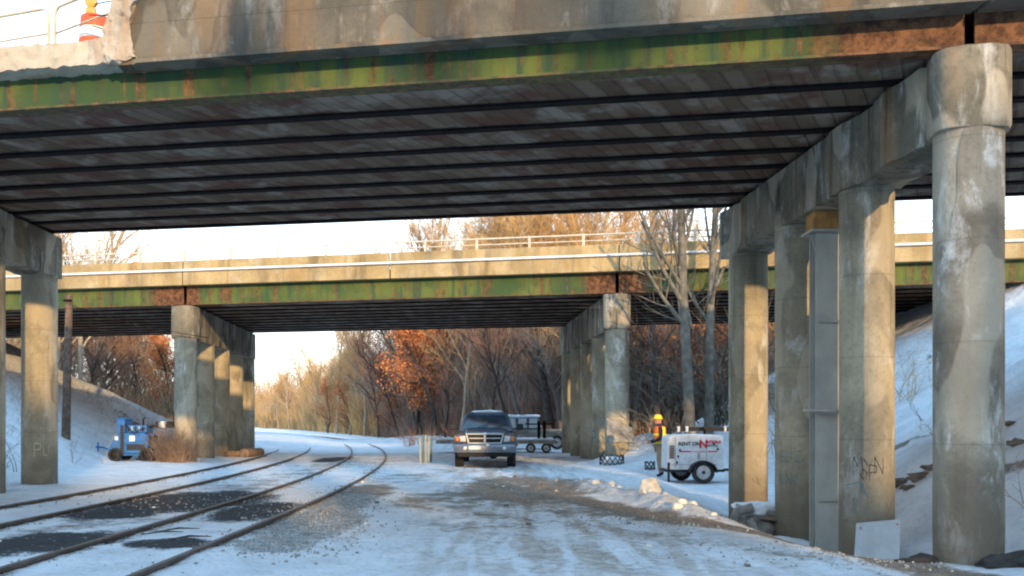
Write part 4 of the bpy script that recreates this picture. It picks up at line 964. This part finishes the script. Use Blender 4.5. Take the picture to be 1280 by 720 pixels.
# facing left (-X), slightly toward the road; forearms forward
V_ = [(0,0,.96),(0,0,1.14),(-.02,0,1.34),(-.03,0,1.47),(-.05,0,1.55),(-.07,0,1.63),(-.06,0,1.74),      # 0-6 spine, head
      (-.03,-.10,.90),(-.05,-.11,.50),(.0,-.11,.09),(-.13,-.12,.04),                                      # 7-10 near leg
      (.03,.10,.90),(.04,.11,.50),(.08,.11,.09),(-.05,.12,.04),                                           # 11-14 far leg
      (-.02,-.20,1.42),(-.03,-.26,1.15),(-.24,-.22,1.03),(-.30,-.21,1.01),                                # 15-18 near arm
      (-.02,.20,1.42),(-.02,.26,1.15),(-.22,.22,1.05),(-.28,.21,1.03)]                                    # 19-22 far arm
E_ = [(0,1),(1,2),(2,3),(3,4),(4,5),(5,6),(0,7),(7,8),(8,9),(9,10),(0,11),(11,12),(12,13),(13,14),(3,15),(15,16),(16,17),(17,18),(3,19),(19,20),(20,21),(21,22)]
Rr = [.15,.145,.165,.10,.055,.085,.075,.105,.072,.05,.045,.105,.072,.05,.045,.07,.052,.038,.035,.07,.052,.038,.035]
skin_obj('body', V_, E_, Rr, 'jacket')
skin_obj('trousers', [(0,0,.97),(-.03,-.10,.88),(-.05,-.11,.50),(.0,-.11,.12),(.03,.10,.88),(.04,.11,.50),(.08,.11,.12)], [(0,1),(1,2),(2,3),(0,4),(4,5),(5,6)], [.165,.12,.09,.075,.12,.09,.075], 'trousers')
mb = MB().lathe((hx-.005,hy,hz_), [(.205,.90),(.20,1.10),(.215,1.25),(.21,1.40),(.16,1.49),(.11,1.50)], 20, cap=False)
for i, v in enumerate(mb.v): mb.v[i] = (hx-.012+(v[0]-hx)*.86, hy+(v[1]-hy)*1.02, v[2])
vest = mb.build('vest', 'vest', pr, smooth=50)
for z in (.98, 1.22): 
    mb = MB().lathe((hx,hy,hz_), [(.222,z),(.222,z+.06)], 20, cap=False)
    for i, v in enumerate(mb.v): mb.v[i] = (hx-.012+(v[0]-hx)*.86, hy+(v[1]-hy)*1.02, v[2])
    mb.build('reflective_band', 'vest_yellow', vest)
MB().box(hx+.02,hx+.10,hy-.232,hy-.222,hz_+1.0,hz_+1.47).build('reflective_band', 'vest_yellow', vest)
mb = MB().lathe((hx-.07,hy,hz_+1.54), [(.05,0),(.085,.04),(.098,.11),(.096,.17),(.07,.22)], 20)
for i, v in enumerate(mb.v): mb.v[i] = (hx-.07+(v[0]-hx+.07)*1.08, hy+(v[1]-hy)*.86, v[2])
head = mb.build('head', 'skin', pr, smooth=60)
MB().tube([(hx-.16,hy,hz_+1.68),(hx-.20,hy,hz_+1.635),(hx-.165,hy,hz_+1.625)], [.012,.018,.012], 8).build('nose', 'skin', head, smooth=60)
for s in (-1,1): MB().lathe((hx-.165,hy+s*.034,hz_+1.675), [(.002,-.012),(.012,0),(.002,.012)], 8, axis='X').build('eye', 'black', head)
for s in (-1,1): MB().lathe((hx-.06,hy+s*.088,hz_+1.65), [(.012,-.008),(.03,0),(.012,.008)], 10, axis='Y').build('ear', 'skin', head)
MB().box(hx-.178,hx-.168,hy-.025,hy+.025,hz_+1.595,hz_+1.605).build('mouth', 'vest', head)
mb = MB().lathe((hx-.065,hy,hz_+1.70), [(.15,0),(.152,.012),(.118,.02),(.112,.075),(.085,.12),(.04,.14),(.005,.143)], 24)
for i, v in enumerate(mb.v): mb.v[i] = (hx-.075+(v[0]-hx+.065)*1.08, v[1], v[2])
mb.build('hard_hat', 'hat', pr, smooth=40)
for s, hxx, hyy, hzz in ((-1,-.30,-.21,1.01),(1,-.28,.21,1.03)):
    hv = [(hxx+.02,hyy,hzz),(hxx-.04,hyy,hzz-.01),(hxx-.08,hyy,hzz-.015)]; he = [(0,1),(1,2)]; hr = [.028,.034,.030]
    hand = skin_obj('hand', hv, he, hr, 'skin', 1)
    for f in range(4):
        yy = hyy+(f-1.5)*.019; L_ = (.03,.036,.034,.026)[f]
        skin_obj('finger', [(hxx-.075,yy,hzz-.015),(hxx-.085-L_,yy,hzz-.03),(hxx-.09-L_*1.2,yy,hzz-.03-L_)], [(0,1),(1,2)], [.010,.009,.007], 'skin', 1, parent=hand)
    skin_obj('thumb', [(hxx-.03,hyy+s*.02,hzz),(hxx-.06,hyy+s*.045,hzz+.01),(hxx-.09,hyy+s*.045,hzz)], [(0,1),(1,2)], [.013,.011,.009], 'skin', 1, parent=hand)

# ------------------------------------------------------------------ trees
def tubes_np(segs, nside):
    p0 = np.array([s[0] for s in segs]); p1 = np.array([s[1] for s in segs]); r0 = np.array([s[2] for s in segs]); r1 = np.array([s[3] for s in segs])
    d = p1-p0; d /= (np.linalg.norm(d, axis=1, keepdims=True)+1e-9)
    ref = np.where(np.abs(d[:,2:3]) < .9, np.array([[0,0,1.]]), np.array([[1.,0,0]]))
    x = np.cross(d, ref); x /= np.linalg.norm(x, axis=1, keepdims=True); y = np.cross(d, x)
    vs = []
    for j in range(nside):
        a = 2*PI*j/nside; o = x*math.cos(a)+y*math.sin(a); vs.append(p0+o*r0[:,None]); 
    for j in range(nside):
        a = 2*PI*j/nside; o = x*math.cos(a)+y*math.sin(a); vs.append(p1+o*r1[:,None])
    V = np.stack(vs, 1); N = len(segs); base = np.arange(N)[:,None]*(2*nside)
    fs = [np.concatenate([base+j, base+(j+1)%nside, base+nside+(j+1)%nside, base+nside+j], 1) for j in range(nside)]
    return V.reshape(-1,3), np.stack(fs, 1).reshape(-1,4)
def np_mesh(name, V, Fq, mats, midx=None, smooth=True):
    me_ = bpy.data.meshes.new(name); me_.vertices.add(len(V)); me_.vertices.foreach_set('co', V.astype(np.float32).ravel())
    me_.loops.add(Fq.size); me_.loops.foreach_set('vertex_index', Fq.ravel().astype(np.int32))
    me_.polygons.add(len(Fq)); me_.polygons.foreach_set('loop_start', np.arange(0, Fq.size, 4)); me_.polygons.foreach_set('loop_total', np.full(len(Fq), 4))
    for m in mats: me_.materials.append(M[m])
    if midx is not None: me_.polygons.foreach_set('material_index', midx)
    me_.update(calc_edges=True)
    if smooth: me_.polygons.foreach_set('use_smooth', [True]*len(Fq))
    return me_
def grow_tree(seed, H, r, first=.35, nlimb=12, spread=50, depth=3, twigs=6, gnarl=.12, lean=(0,0), fork=0, upw=.25, lscale=.42):
    rs = random.Random(seed); trunk = []; tw = []; ends = []
    def branch(p, d, L, r, lev):
        n = {0:9, 1:6, 2:4, 3:3}.get(lev, 2); seg = L/n; pts = [(p.copy(), d.copy(), r)]
        for i in range(n):
            d = (d+Vector((rs.gauss(0,1), rs.gauss(0,1), rs.gauss(0,.7)))*gnarl*(1+.5*lev)+Vector((0,0,upw*.3*(lev > 0)))).normalized()
            q = p+d*seg; r2 = r*(1-.75/n) if lev else r*(1-.75*(1.0/n)); r2 = max(r2, .004)
            (trunk if lev <= 1 else tw).append((tuple(p), tuple(q), r, r2, lev)); p = q; r = r2; pts.append((p.copy(), d.copy(), r))
        if lev >= depth: ends.append(p.copy()); return
        k = nlimb if lev == 0 else (twigs if lev > 0 else 5)
        for i in range(k):
            t = (first+(1-first)*(i+rs.random())/k) if lev == 0 else .2+.8*(i+rs.random())/k
            f = t*n; j = min(int(f), n-1); b = pts[j][0].lerp(pts[j+1][0], f-j); dd = pts[j][1]; rr = pts[j][2]
            az = rs.uniform(0, 2*PI); ang = R(rs.gauss(spread, 10))*(1 if lev else (1.1-.35*t))
            ax = dd.cross(Vector((math.cos(az), math.sin(az), .3))).normalized()
            nd = (Matrix.Rotation(ang, 3, ax) @ dd).normalized()
            LL = (H*lscale*(1.25-t*.9) if lev == 0 else L*rs.uniform(.35,.6))*rs.uniform(.75,1.15)
            branch(b, nd, LL, max(rr*(.55 if lev == 0 else .5), .006), lev+1)
    d0 = Vector((lean[0], lean[1], 1)).normalized()
    branch(Vector((0,0,-.3)), d0, H, r, 0)
    return trunk, tw, ends
def leaf_quads(ends, n, size, spread, seed):
    rs = np.random.RandomState(seed); E = np.array([tuple(e) for e in ends]); c = E[rs.randint(0, len(E), n)]+rs.normal(0, spread, (n,3))
    a = rs.normal(0,1,(n,3)); a /= np.linalg.norm(a, axis=1, keepdims=True); b = np.cross(a, rs.normal(0,1,(n,3))); b /= np.linalg.norm(b, axis=1, keepdims=True)
    s = size*rs.uniform(.6,1.3,(n,1)); V = np.stack([c-a*s, c+b*s*.6, c+a*s, c-b*s*.6], 1).reshape(-1,3); return V, np.arange(4*n).reshape(-1,4)
def tree_proto(name, seed, H, r, mt, mc, leaves=0, leafsize=.1, thin=1.0, **kw):
    tk, tw, ends = grow_tree(seed, H, r, **kw)
    root = empty(name, (0,0,0))
    V, Fq = tubes_np([s[:4] for s in tk], 7); o = bpy.data.objects.new('trunk', np_mesh('trunk', V, Fq, [mt])); col.objects.link(o); o.parent = root
    V, Fq = tubes_np([(s[0],s[1],s[2]*thin,s[3]*thin) for s in tw], 3); mi = np.zeros(len(Fq), int)
    if leaves:
        V2, F2 = leaf_quads([e for e in ends if e.z > H*.12], leaves, leafsize, .22, seed); Fq = np.concatenate([Fq, F2+len(V)]); V = np.concatenate([V, V2]); mi = np.concatenate([mi, np.ones(len(F2), int)])
    o2 = bpy.data.objects.new('crown', np_mesh('crown', V, Fq, [mc]+(['oak_leaf'] if leaves else []), mi, smooth=False)); col.objects.link(o2); o2.parent = root
    return root, [o, o2]
protos = {
 'grey': [tree_proto('bare_tree', 11, 11, .17, 'bark', 'twig', nlimb=18, depth=4, twigs=6, thin=1.0), tree_proto('bare_tree', 12, 12, .16, 'bark', 'twig', nlimb=16, depth=4, twigs=6, spread=42), tree_proto('bare_tree', 13, 10, .14, 'bark_dark', 'twig_red', nlimb=18, depth=4, twigs=6, spread=46)],
 'gold': [tree_proto('bare_tree', 21, 11, .14, 'bark_pale', 'twig_sungold', nlimb=18, depth=4, twigs=6, spread=40), tree_proto('bare_tree', 22, 12, .15, 'bark_pale', 'twig_sungold', nlimb=20, depth=4, twigs=6, spread=36, lscale=.36)],
 'oak': [tree_proto('oak_tree', 31, 9.5, .17, 'bark_dark', 'twig_red', leaves=6500, leafsize=.085, first=.15, nlimb=16, depth=3, twigs=6, spread=62, lscale=.36), tree_proto('oak_tree', 32, 8.5, .15, 'bark_dark', 'twig_red', leaves=2600, leafsize=.085, first=.12, nlimb=16, depth=3, twigs=6, spread=60, lscale=.36)],
 'red': [tree_proto('bare_tree', 41, 9.5, .11, 'bark_dark', 'twig_red', nlimb=16, depth=4, twigs=5, spread=42, first=.2)],
 'sap': [tree_proto('young_tree', 51, 6, .05, 'bark_pale', 'twig', nlimb=12, depth=3, twigs=5, spread=38, first=.2)],
}
for k_ in protos:
    for r_, kids in protos[k_]: r_['used'] = 0
def place_tree(kind, x, y, s, label, group, i=None, rz=None, sz=None):
    P = protos[kind]; root, kids = P[(random.randrange(len(P)) if i is None else i)]
    if not root['used']: root['used'] = 1; o = root
    else:
        o = root.copy(); col.objects.link(o)
        for c_ in kids:
            d = c_.copy(); col.objects.link(d); d.parent = o
    o.location = (x, y, gz(x, y)); o.rotation_euler = (0,0,random.uniform(0,6.28) if rz is None else rz); o.scale = (s, s, s*(sz or random.uniform(.9,1.15)))
    tag(o, label, 'tree', group); return o
lab = {'grey': 'bare grey brown tree', 'gold': 'bare tree, twigs painted sunlit gold', 'oak': 'oak with rusty orange leaves', 'red': 'slender bare tree with reddish twigs', 'sap': 'thin pale young tree'}
def zone_lab(x, y):
    p = 640+x*F/y
    if p < 230: return 'in the wood behind the left bank'
    if p < 430: return 'at the far end of the wood'
    if p < 590: return 'in the wood left of the pickup truck'
    if p < 730: return 'in the wood right of the pickup truck'
    return 'in the wood right of the far right columns'
def plant(kind, x, y, s, **kw):
    z = zone_lab(x, y); return place_tree(kind, x, y, s, lab[kind]+' '+z, 'trees: '+lab[kind]+' '+z, **kw)
rs = random.Random(99)
# wood edge, receding from the right towards the vanishing tracks (pixel column, distance)
def edgeY(px):   # distance of the wood edge along each sight line
    return float(np.interp(px, [300,330,400,450,500,560,640,720,800,900,1000,1300], [230,175,120,92,76,64,56,52,50,48,48,48]))
n_ = 0
for row in range(5):
    px = 318+row*7
    while px < 1010:
        Yk = edgeY(px)*(1+.11*row)+rs.uniform(-1.5, 2.5)
        kd = rs.choices(['grey','gold','oak','red','sap'], [.36,.14,.06,.30,.15] if px > 470 else [.12,.80,.06 if px > 380 else 0,.02,.0])[0]
        x = (px-640)*Yk/F; s = rs.uniform(.78,1.08)*(1.0 if px > 480 else .95)
        if px < 480: s *= .80+.2*(px-300)/180
        if kd == 'sap': s *= 1.1
        plant(kd, x, Yk, s); n_ += 1
        px += rs.uniform(15, 27)*(1.0 if px > 450 else .72)
# tall crowns with sunlit gold painted in, seen over the far bridge
for px, Yk, s, kd in ((525,80,1.30,'gold'),(545,78,1.38,'grey'),(572,78,1.42,'gold'),(600,76,1.42,'gold'),(622,74,1.38,'gold'),(648,72,1.48,'gold'),(668,70,1.5,'gold'),(690,72,1.58,'gold'),(712,70,1.55,'gold'),(735,70,1.58,'gold'),(757,69,1.55,'gold'),(778,70,1.5,'gold'),(800,68,1.36,'gold'),(850,68,1.2,'grey'),(585,70,1.2,'grey'),(680,76,1.6,'gold'),(745,75,1.6,'gold'),(528,72,1.25,'grey'),(552,70,1.3,'gold'),(575,70,1.3,'gold'),(608,70,1.38,'gold'),(636,68,1.4,'gold'),(658,76,1.62,'gold'),(700,78,1.7,'gold'),(722,76,1.66,'gold'),(768,74,1.55,'gold'),(790,74,1.5,'gold'),(592,80,1.45,'gold'),(630,80,1.55,'gold')):
    plant(kd, (px-640)*Yk/F, Yk, s)
# marked orange oaks
for px, Yk, s, i in ((520,70,.98,0),(545,66,1.02,0),(505,78,.86,1),(440,100,.75,1),(410,112,.7,1),(660,62,.7,1),(705,60,.7,1),(470,92,.8,1),(590,66,.65,1)):
    plant('oak', (px-640)*Yk/F, Yk, s, i=i)
# left wood behind the bank
for row in range(3):
    px = 2+row*9
    while px < 262:
        Yk = 58+row*8+rs.uniform(-2,3); kd = rs.choices(['grey','gold','red'], [.35,.4,.25])[0]
        s = rs.uniform(.80,1.0)*(1.0 if px < 180 else .85)
        plant(kd, (px-640)*Yk/F, Yk, s); px += rs.uniform(15,26)
plant('oak', (212-640)*58/F, 58, .62, i=0)
plant('gold', (104-640)*56/F, 56, 1.22, i=1)
plant('gold', (80-640)*58/F, 58, 1.2, i=0)
plant('grey', (125-640)*60/F, 60, 1.18, i=0)
for k_ in protos:
    for r_, kids in protos[k_]:
        if not r_['used']:
            for c_ in kids: bpy.data.objects.remove(c_)
            bpy.data.objects.remove(r_)
        else: del r_['used']
# foreground trees beside the trailer, in front of the far bridge
def own_tree(name, label, x, y, seed, H, r, mt='bark_grey', mc='bark_grey', **kw):
    root, kids = tree_proto(name, seed, H, r, mt, mc, **kw); root.location = (x, y, gz(x,y)); tag(root, label, 'tree'); return root
own_tree('bare_tree', 'thick grey bare trunk on the mound behind the white trailer, left of the pair', 5.50, 29.6, 61, 11.5, .195, nlimb=13, first=.30, depth=3, twigs=6, spread=46, gnarl=.02, upw=.3, lscale=.27)
own_tree('bare_tree', 'grey bare trunk on the mound behind the white trailer, right of the pair', 6.12, 29.9, 62, 11.5, .165, nlimb=14, first=.30, depth=3, twigs=6, spread=48, gnarl=.02, upw=.3, lscale=.27)
lt = [o for o in bpy.data.objects if o.get('label','').startswith('thick grey bare trunk')][0]
segs_, tw_, _e = grow_tree(77, 6.5, .085, nlimb=9, first=.25, depth=3, twigs=4, lean=(-.28,0), gnarl=.06, lscale=.3)
V_l, F_l = tubes_np([q[:4] for q in segs_+tw_], 5); V_l = V_l+np.array([0,-.05,4.2]); lo = bpy.data.objects.new('limb', np_mesh('limb', V_l, F_l, ['bark_grey'])); col.objects.link(lo); lo.parent = lt
own_tree('bare_tree', 'black forked bare tree just left of the thick trunk pair', 7.2, 47, 64, 9, .20, 'bark_dark', 'twig_red', nlimb=7, first=.35, depth=3, twigs=4, spread=32, gnarl=.06)
own_tree('bare_tree', 'dark forked trunk just left of the far right columns', 2.15, 53, 65, 9.5, .28, 'bark_dark', 'twig_red', nlimb=6, first=.35, depth=3, twigs=4, spread=38, gnarl=.06)
# shrubs: many thin stems from one foot
def shrub(name, x, y, n, H, spread, label, mat='twig', seed=0, group=None, cat='shrub', thick=.012, lean=(0,0)):
    rs_ = random.Random(seed); segs = []
    for k in range(n):
        a = rs_.uniform(0,2*PI); p = Vector((rs_.gauss(0,spread*.35), rs_.gauss(0,spread*.3), -.1)); d = Vector((math.cos(a)*rs_.uniform(.1,.7)+lean[0], math.sin(a)*rs_.uniform(.1,.6)+lean[1], 1)).normalized(); L = H*rs_.uniform(.4,1); r_ = thick
        for i in range(5):
            d = (d+Vector((rs_.gauss(0,.2), rs_.gauss(0,.2), rs_.gauss(-.04,.12)))).normalized(); q = p+d*L/5; segs.append((tuple(p), tuple(q), r_, r_*.75)); 
            if i > 0:
                for z in range(2):
                    dd = (d+Vector((rs_.gauss(0,.7), rs_.gauss(0,.7), rs_.gauss(0,.5)))).normalized(); segs.append((tuple(q), tuple(q+dd*L*rs_.uniform(.1,.25)), r_*.55, r_*.3))
            p = q; r_ *= .75
    V, Fq = tubes_np(segs, 3); o = bpy.data.objects.new(name, np_mesh(name, V, Fq, [mat], smooth=False)); col.objects.link(o)
    o.location = (x, y, gz(x,y)); tag(o, label, cat, group); return o
shrub('bush', -12.15, 34.5, 520, 1.45, .85, 'brown leafless bush heap at the foot of the far left columns', 'dry_grass', 1, thick=.011)
shrub('bush', -13.6, 36.2, 200, 1.1, .8, 'smaller brown bush just behind the blue compressor', 'dry_grass', 2, thick=.011)
shrub('sapling', -13.9, 30.5, 3, 1.6, .15, 'single thin twig shrub in the snow right of the wooden pole', 'twig', 3, thick=.014)
shrub('sapling', -15.2, 41.5, 5, 2.2, .3, 'thin bare twigs rising from the snowy left bank above the compressor', 'twig_sungold', 4, thick=.014)
shrub('bush', -13.1, 24.0, 26, 1.3, 1.0, 'dark bramble between the two left columns', 'bark_dark', 5, thick=.012)
for k, (x, y, n, H, sp_, m) in enumerate([(8.9,27.5,40,2.6,1.3,'twig_sungold'),(9.6,29.0,50,2.8,1.3,'twig'),(8.2,28.3,40,2.2,1.0,'twig'),(11,26.5,16,2.0,1.0,'twig_sungold')]):
    shrub('bush', x, y, n, H, sp_, ['golden bare brush on the bank between the nearest two columns','tall tangled brush under the end of the far bridge','low brown brush beside the steel post on the bank','sparse golden twigs on the snowy right bank'][k], m, 10+k)
for k, (x, y) in enumerate([(9.7,22.5),(11.4,23.5),(8.4,19.0),(10.2,17.0),(13.0,27),(7.2,13.5),(7.6,15.5),(8.9,21.0),(7.0,17.8),(12.0,21.5),(10.6,25.5)]):
    shrub('sapling', x, y, 2, .9, .2, 'tiny bare twig poking from the snow of the right bank', 'twig', 30+k, 'twigs on the right bank', 'twig')
for k, (x, y, n, H, l_) in enumerate([(6.6,30.6,34,3.6,(-.5,0)),(6.9,30.3,30,3.2,(.2,0)),(5.1,30.2,22,2.6,(-.4,0))]):
    shrub('bush', x, y, n, H, .7, ['curving grey brush arching left behind the thick trunks','grey bare brush right of the thick trunks','low grey brush left of the thick trunks'][k], 'bark_grey', 40+k, thick=.022, lean=l_)
for k, (x, y) in enumerate([(-5.6,54),(-4.4,52),(-2.9,50.5),(-7.4,64),(-2.2,53.5),(3.2,46),(4.6,44.5),(-9.3,72)]):
    shrub('bush', x, y, 45, 1.5, .8, 'low bare brush on the snow bank at the wood edge', 'twig' if k % 2 else 'twig_red', 60+k, 'brush along the wood edge')
shrub('bush', 6.9, 31.0, 46, 5.2, 1.3, 'tall arching bare brush rising behind the tree pair up to the far girder', 'bark_grey', 71, thick=.026, lean=(-.25,0))
# vines of dry grass over the left bank
def scatter_stuff(name, n, region, H, mat, label, r=.006, seed=0, tilt=.35):
    rs_ = np.random.RandomState(seed); P = region(rs_, n); z = height(P[:,0], P[:,1]); n = len(P)
    p0 = np.stack([P[:,0], P[:,1], z-.03], 1); d = np.stack([rs_.normal(0,tilt,n), rs_.normal(0,tilt,n), np.ones(n)], 1); L = H*rs_.uniform(.3,1,n)
    p1 = p0+d*L[:,None]*.5; d2 = d+rs_.normal(0,.3,(n,3)); p2 = p1+d2*L[:,None]*.5
    segs = [(tuple(a), tuple(b), r, r*.8) for a, b in zip(p0,p1)]+[(tuple(a), tuple(b), r*.8, r*.3) for a, b in zip(p1,p2)]
    V, Fq = tubes_np(segs, 3); o = bpy.data.objects.new(name, np_mesh(name, V, Fq, [mat], smooth=False)); col.objects.link(o); tag(o, label, None, None, 'stuff'); return o
def reg_bank(rs_, n):
    P = np.stack([rs_.uniform(-25,-13.5,n), rs_.uniform(24,46,n)], 1); z = height(P[:,0], P[:,1])
    w = .5*np.exp(-((z-1.9)/1.1)**2)*(.5+.8*fbm(P[:,0],P[:,1],.9,51))+.2*np.exp(-((z-2.9)/.5)**2)*(P[:,1] > 36); return P[rs_.rand(n) < np.clip(w,0,1)]
scatter_stuff('dry_grass', 5000, reg_bank, .45, 'dry_grass', 'dry brown grass sticking out of the snowy left bank', .008, 1, .6)
def reg_wood(rs_, n):
    px = rs_.uniform(455, 1020, n); e = np.interp(px, [300,330,400,450,500,560,640,720,800,900,1000,1300], [235,178,122,94,78,65,57,53,51,49,48,48]); Yk = e*(1+rs_.uniform(0,.45,n)**1.3); return np.stack([(px-640)*Yk/F, Yk], 1)
scatter_stuff('thicket', 26000, reg_wood, 3.6, 'thicket', 'brown thicket filling the floor of the wood', .018, 2, .16)
scatter_stuff('thicket', 9000, reg_wood, 7.5, 'thicket_grey', 'mass of thin grey saplings in the wood', .022, 12, .07)
def reg_woodG(rs_, n):
    px = rs_.uniform(296, 475, n); e = np.interp(px, [300,330,400,450,500], [235,178,122,94,78]); Yk = e*(1+rs_.uniform(0,.4,n)**1.3); return np.stack([(px-640)*Yk/F, Yk], 1)
scatter_stuff('thicket', 12000, reg_woodG, 4.2, 'thicket_sunhaze', 'thicket coloured sun-haze gold at the far end of the wood', .03, 22, .2)
def reg_woodL(rs_, n):
    px = rs_.uniform(-20, 262, n); Yk = rs_.uniform(55, 92, n); return np.stack([(px-640)*Yk/F, Yk], 1)
scatter_stuff('thicket', 16000, reg_woodL, 4.2, 'thicket_brown', 'brown thicket behind the left bank', .018, 3, .2)
def reg_far(rs_, n):
    px = rs_.uniform(-200, 1500, n); Yk = rs_.uniform(260, 330, n); return np.stack([(px-640)*Yk/F, Yk], 1)
scatter_stuff('distant_wood', 26000, reg_far, 15, 'thicket_grey', 'distant bare wood along the horizon', .06, 4, .12)
def reg_mid(rs_, n):
    px = rs_.uniform(470, 1100, n); Yk = rs_.uniform(95, 125, n); return np.stack([(px-640)*Yk/F, Yk], 1)
scatter_stuff('background_wood', 15000, reg_mid, 10.5, 'thicket', 'dense reddish brown wood mass behind the nearer trees', .03, 5, .10)
# twigs and ballast stones between the rails
for k, (a_, b_) in enumerate(((200,672),(222,668),(235,680))):
    x, y = G(a_, b_); g0 = gz(x,y); o = MB().tube([(x-.25,y,g0+.02),(x,y+.05,g0+.06),(x+.22,y+.25,g0+.03)], [.008,.015,.006], 6).build('stick', 'bark_dark', None, loc=(x,y,g0)); tag(o, 'dark fallen stick lying between the rails of the right track', 'stick', 'sticks between the rails')
def stones():
    rs_ = np.random.RandomState(8); mbs = []; V = []; Fq = []
    cs = []
    for (cx, cy, rx, ry, n) in ((390,655,70,24,520),(350,682,60,14,260),(440,625,50,14,220),(240,630,110,16,160),(660,615,80,16,120),(820,650,140,12,160),(1040,690,160,14,260)):
        for _ in range(n):
            px = cx+rs_.normal(0,rx*.6); py = cy+rs_.normal(0,ry*.6)
            if py < 560: continue
            cs.append(G(px, py))
    for cx in (-8.1, -4.41):
        for _ in range(900):
            y = rs_.uniform(9.3, 34); cs.append((cx+toff(y)+rs_.choice([-.75,.75])+rs_.normal(0,.16), y))
    C_ = np.array(cs); z = height(C_[:,0], C_[:,1]); k = 0
    for (x, y), zz in zip(C_, z):
        s = rs_.uniform(.010,.028); a = rs_.rand()*3
        q = [(math.cos(a+i*1.57)*s*rs_.uniform(.7,1.3), math.sin(a+i*1.57)*s*rs_.uniform(.7,1.3)) for i in range(4)]
        V += [(x+u, y+v, zz-.01) for u, v in q]+[(x+u*.6, y+v*.6, zz+s*.8) for u, v in q]
        Fq += [(k,k+1,k+5,k+4),(k+1,k+2,k+6,k+5),(k+2,k+3,k+7,k+6),(k+3,k,k+4,k+7),(k+4,k+5,k+6,k+7)]; k += 8
    o = bpy.data.objects.new('gravel', np_mesh('gravel', np.array(V), np.array(Fq), ['rubble_grey'], smooth=False)); col.objects.link(o); tag(o, 'loose grey ballast stones on the yard', None, None, 'stuff')
stones()

# ------------------------------------------------------------------ sky, sun, camera
w = bpy.data.worlds.new('World'); sc.world = w; w.use_nodes = True; nt = w.node_tree; nt.nodes.clear()
out = nt.nodes.new('ShaderNodeOutputWorld'); bg = nt.nodes.new('ShaderNodeBackground'); sky = nt.nodes.new('ShaderNodeTexSky'); sky.sky_type = 'NISHITA'; sky.sun_disc = False
ELEV = R(11.0); AZ = math.atan2(S2[0], S2[1])
sky.sun_elevation = ELEV; sky.sun_rotation = AZ; sky.dust_density = 1.5
bg.inputs['Strength'].default_value = .12; nt.links.new(sky.outputs[0], bg.inputs['Color'])
# thin bright winter haze, palest at the horizon
tcw = nt.nodes.new('ShaderNodeTexCoord'); sx = nt.nodes.new('ShaderNodeSeparateXYZ'); nt.links.new(tcw.outputs['Generated'], sx.inputs[0])
mr = nt.nodes.new('ShaderNodeMapRange'); mr.interpolation_type = 'SMOOTHSTEP'; mr.inputs['From Min'].default_value = .02; mr.inputs['From Max'].default_value = .75; nt.links.new(sx.outputs['Z'], mr.inputs['Value'])
mx = nt.nodes.new('ShaderNodeMix'); mx.data_type = 'RGBA'; mx.inputs[6].default_value = (.90,.94,.97,1); mx.inputs[7].default_value = (.31,.60,.93,1); nt.links.new(mr.outputs[0], mx.inputs[0])
bg2 = nt.nodes.new('ShaderNodeBackground'); bg2.inputs['Strength'].default_value = 2.0; nt.links.new(mx.outputs[2], bg2.inputs['Color'])
ad = nt.nodes.new('ShaderNodeAddShader'); nt.links.new(bg.outputs[0], ad.inputs[0]); nt.links.new(bg2.outputs[0], ad.inputs[1]); nt.links.new(ad.outputs[0], out.inputs['Surface'])
sl = bpy.data.lights.new('sun', 'SUN'); sl.energy = 5.0; sl.angle = R(.8); sl.color = (1.0, .67, .32)
so = bpy.data.objects.new('sun', sl); col.objects.link(so); so.location = (6, -20, 20)
Sd = Vector((S2[0]*math.cos(ELEV), S2[1]*math.cos(ELEV), math.sin(ELEV))); so.rotation_euler = (-Sd).to_track_quat('-Z', 'Y').to_euler()
cam = bpy.data.cameras.new('camera'); co_ = bpy.data.objects.new('camera', cam); col.objects.link(co_)
co_.location = (0,0,EYE); co_.rotation_euler = (PI/2, 0, 0); cam.sensor_width = 36; cam.lens = 36*F/1280; cam.shift_y = 165/1280; cam.clip_start = .1; cam.clip_end = 5000
sc.camera = co_
sc.view_settings.view_transform = 'Standard'; sc.view_settings.look = 'None'; sc.view_settings.exposure = 0
sc.render.engine = 'CYCLES'; sc.cycles.filter_width = 2.1; sc.cycles.max_bounces = 6
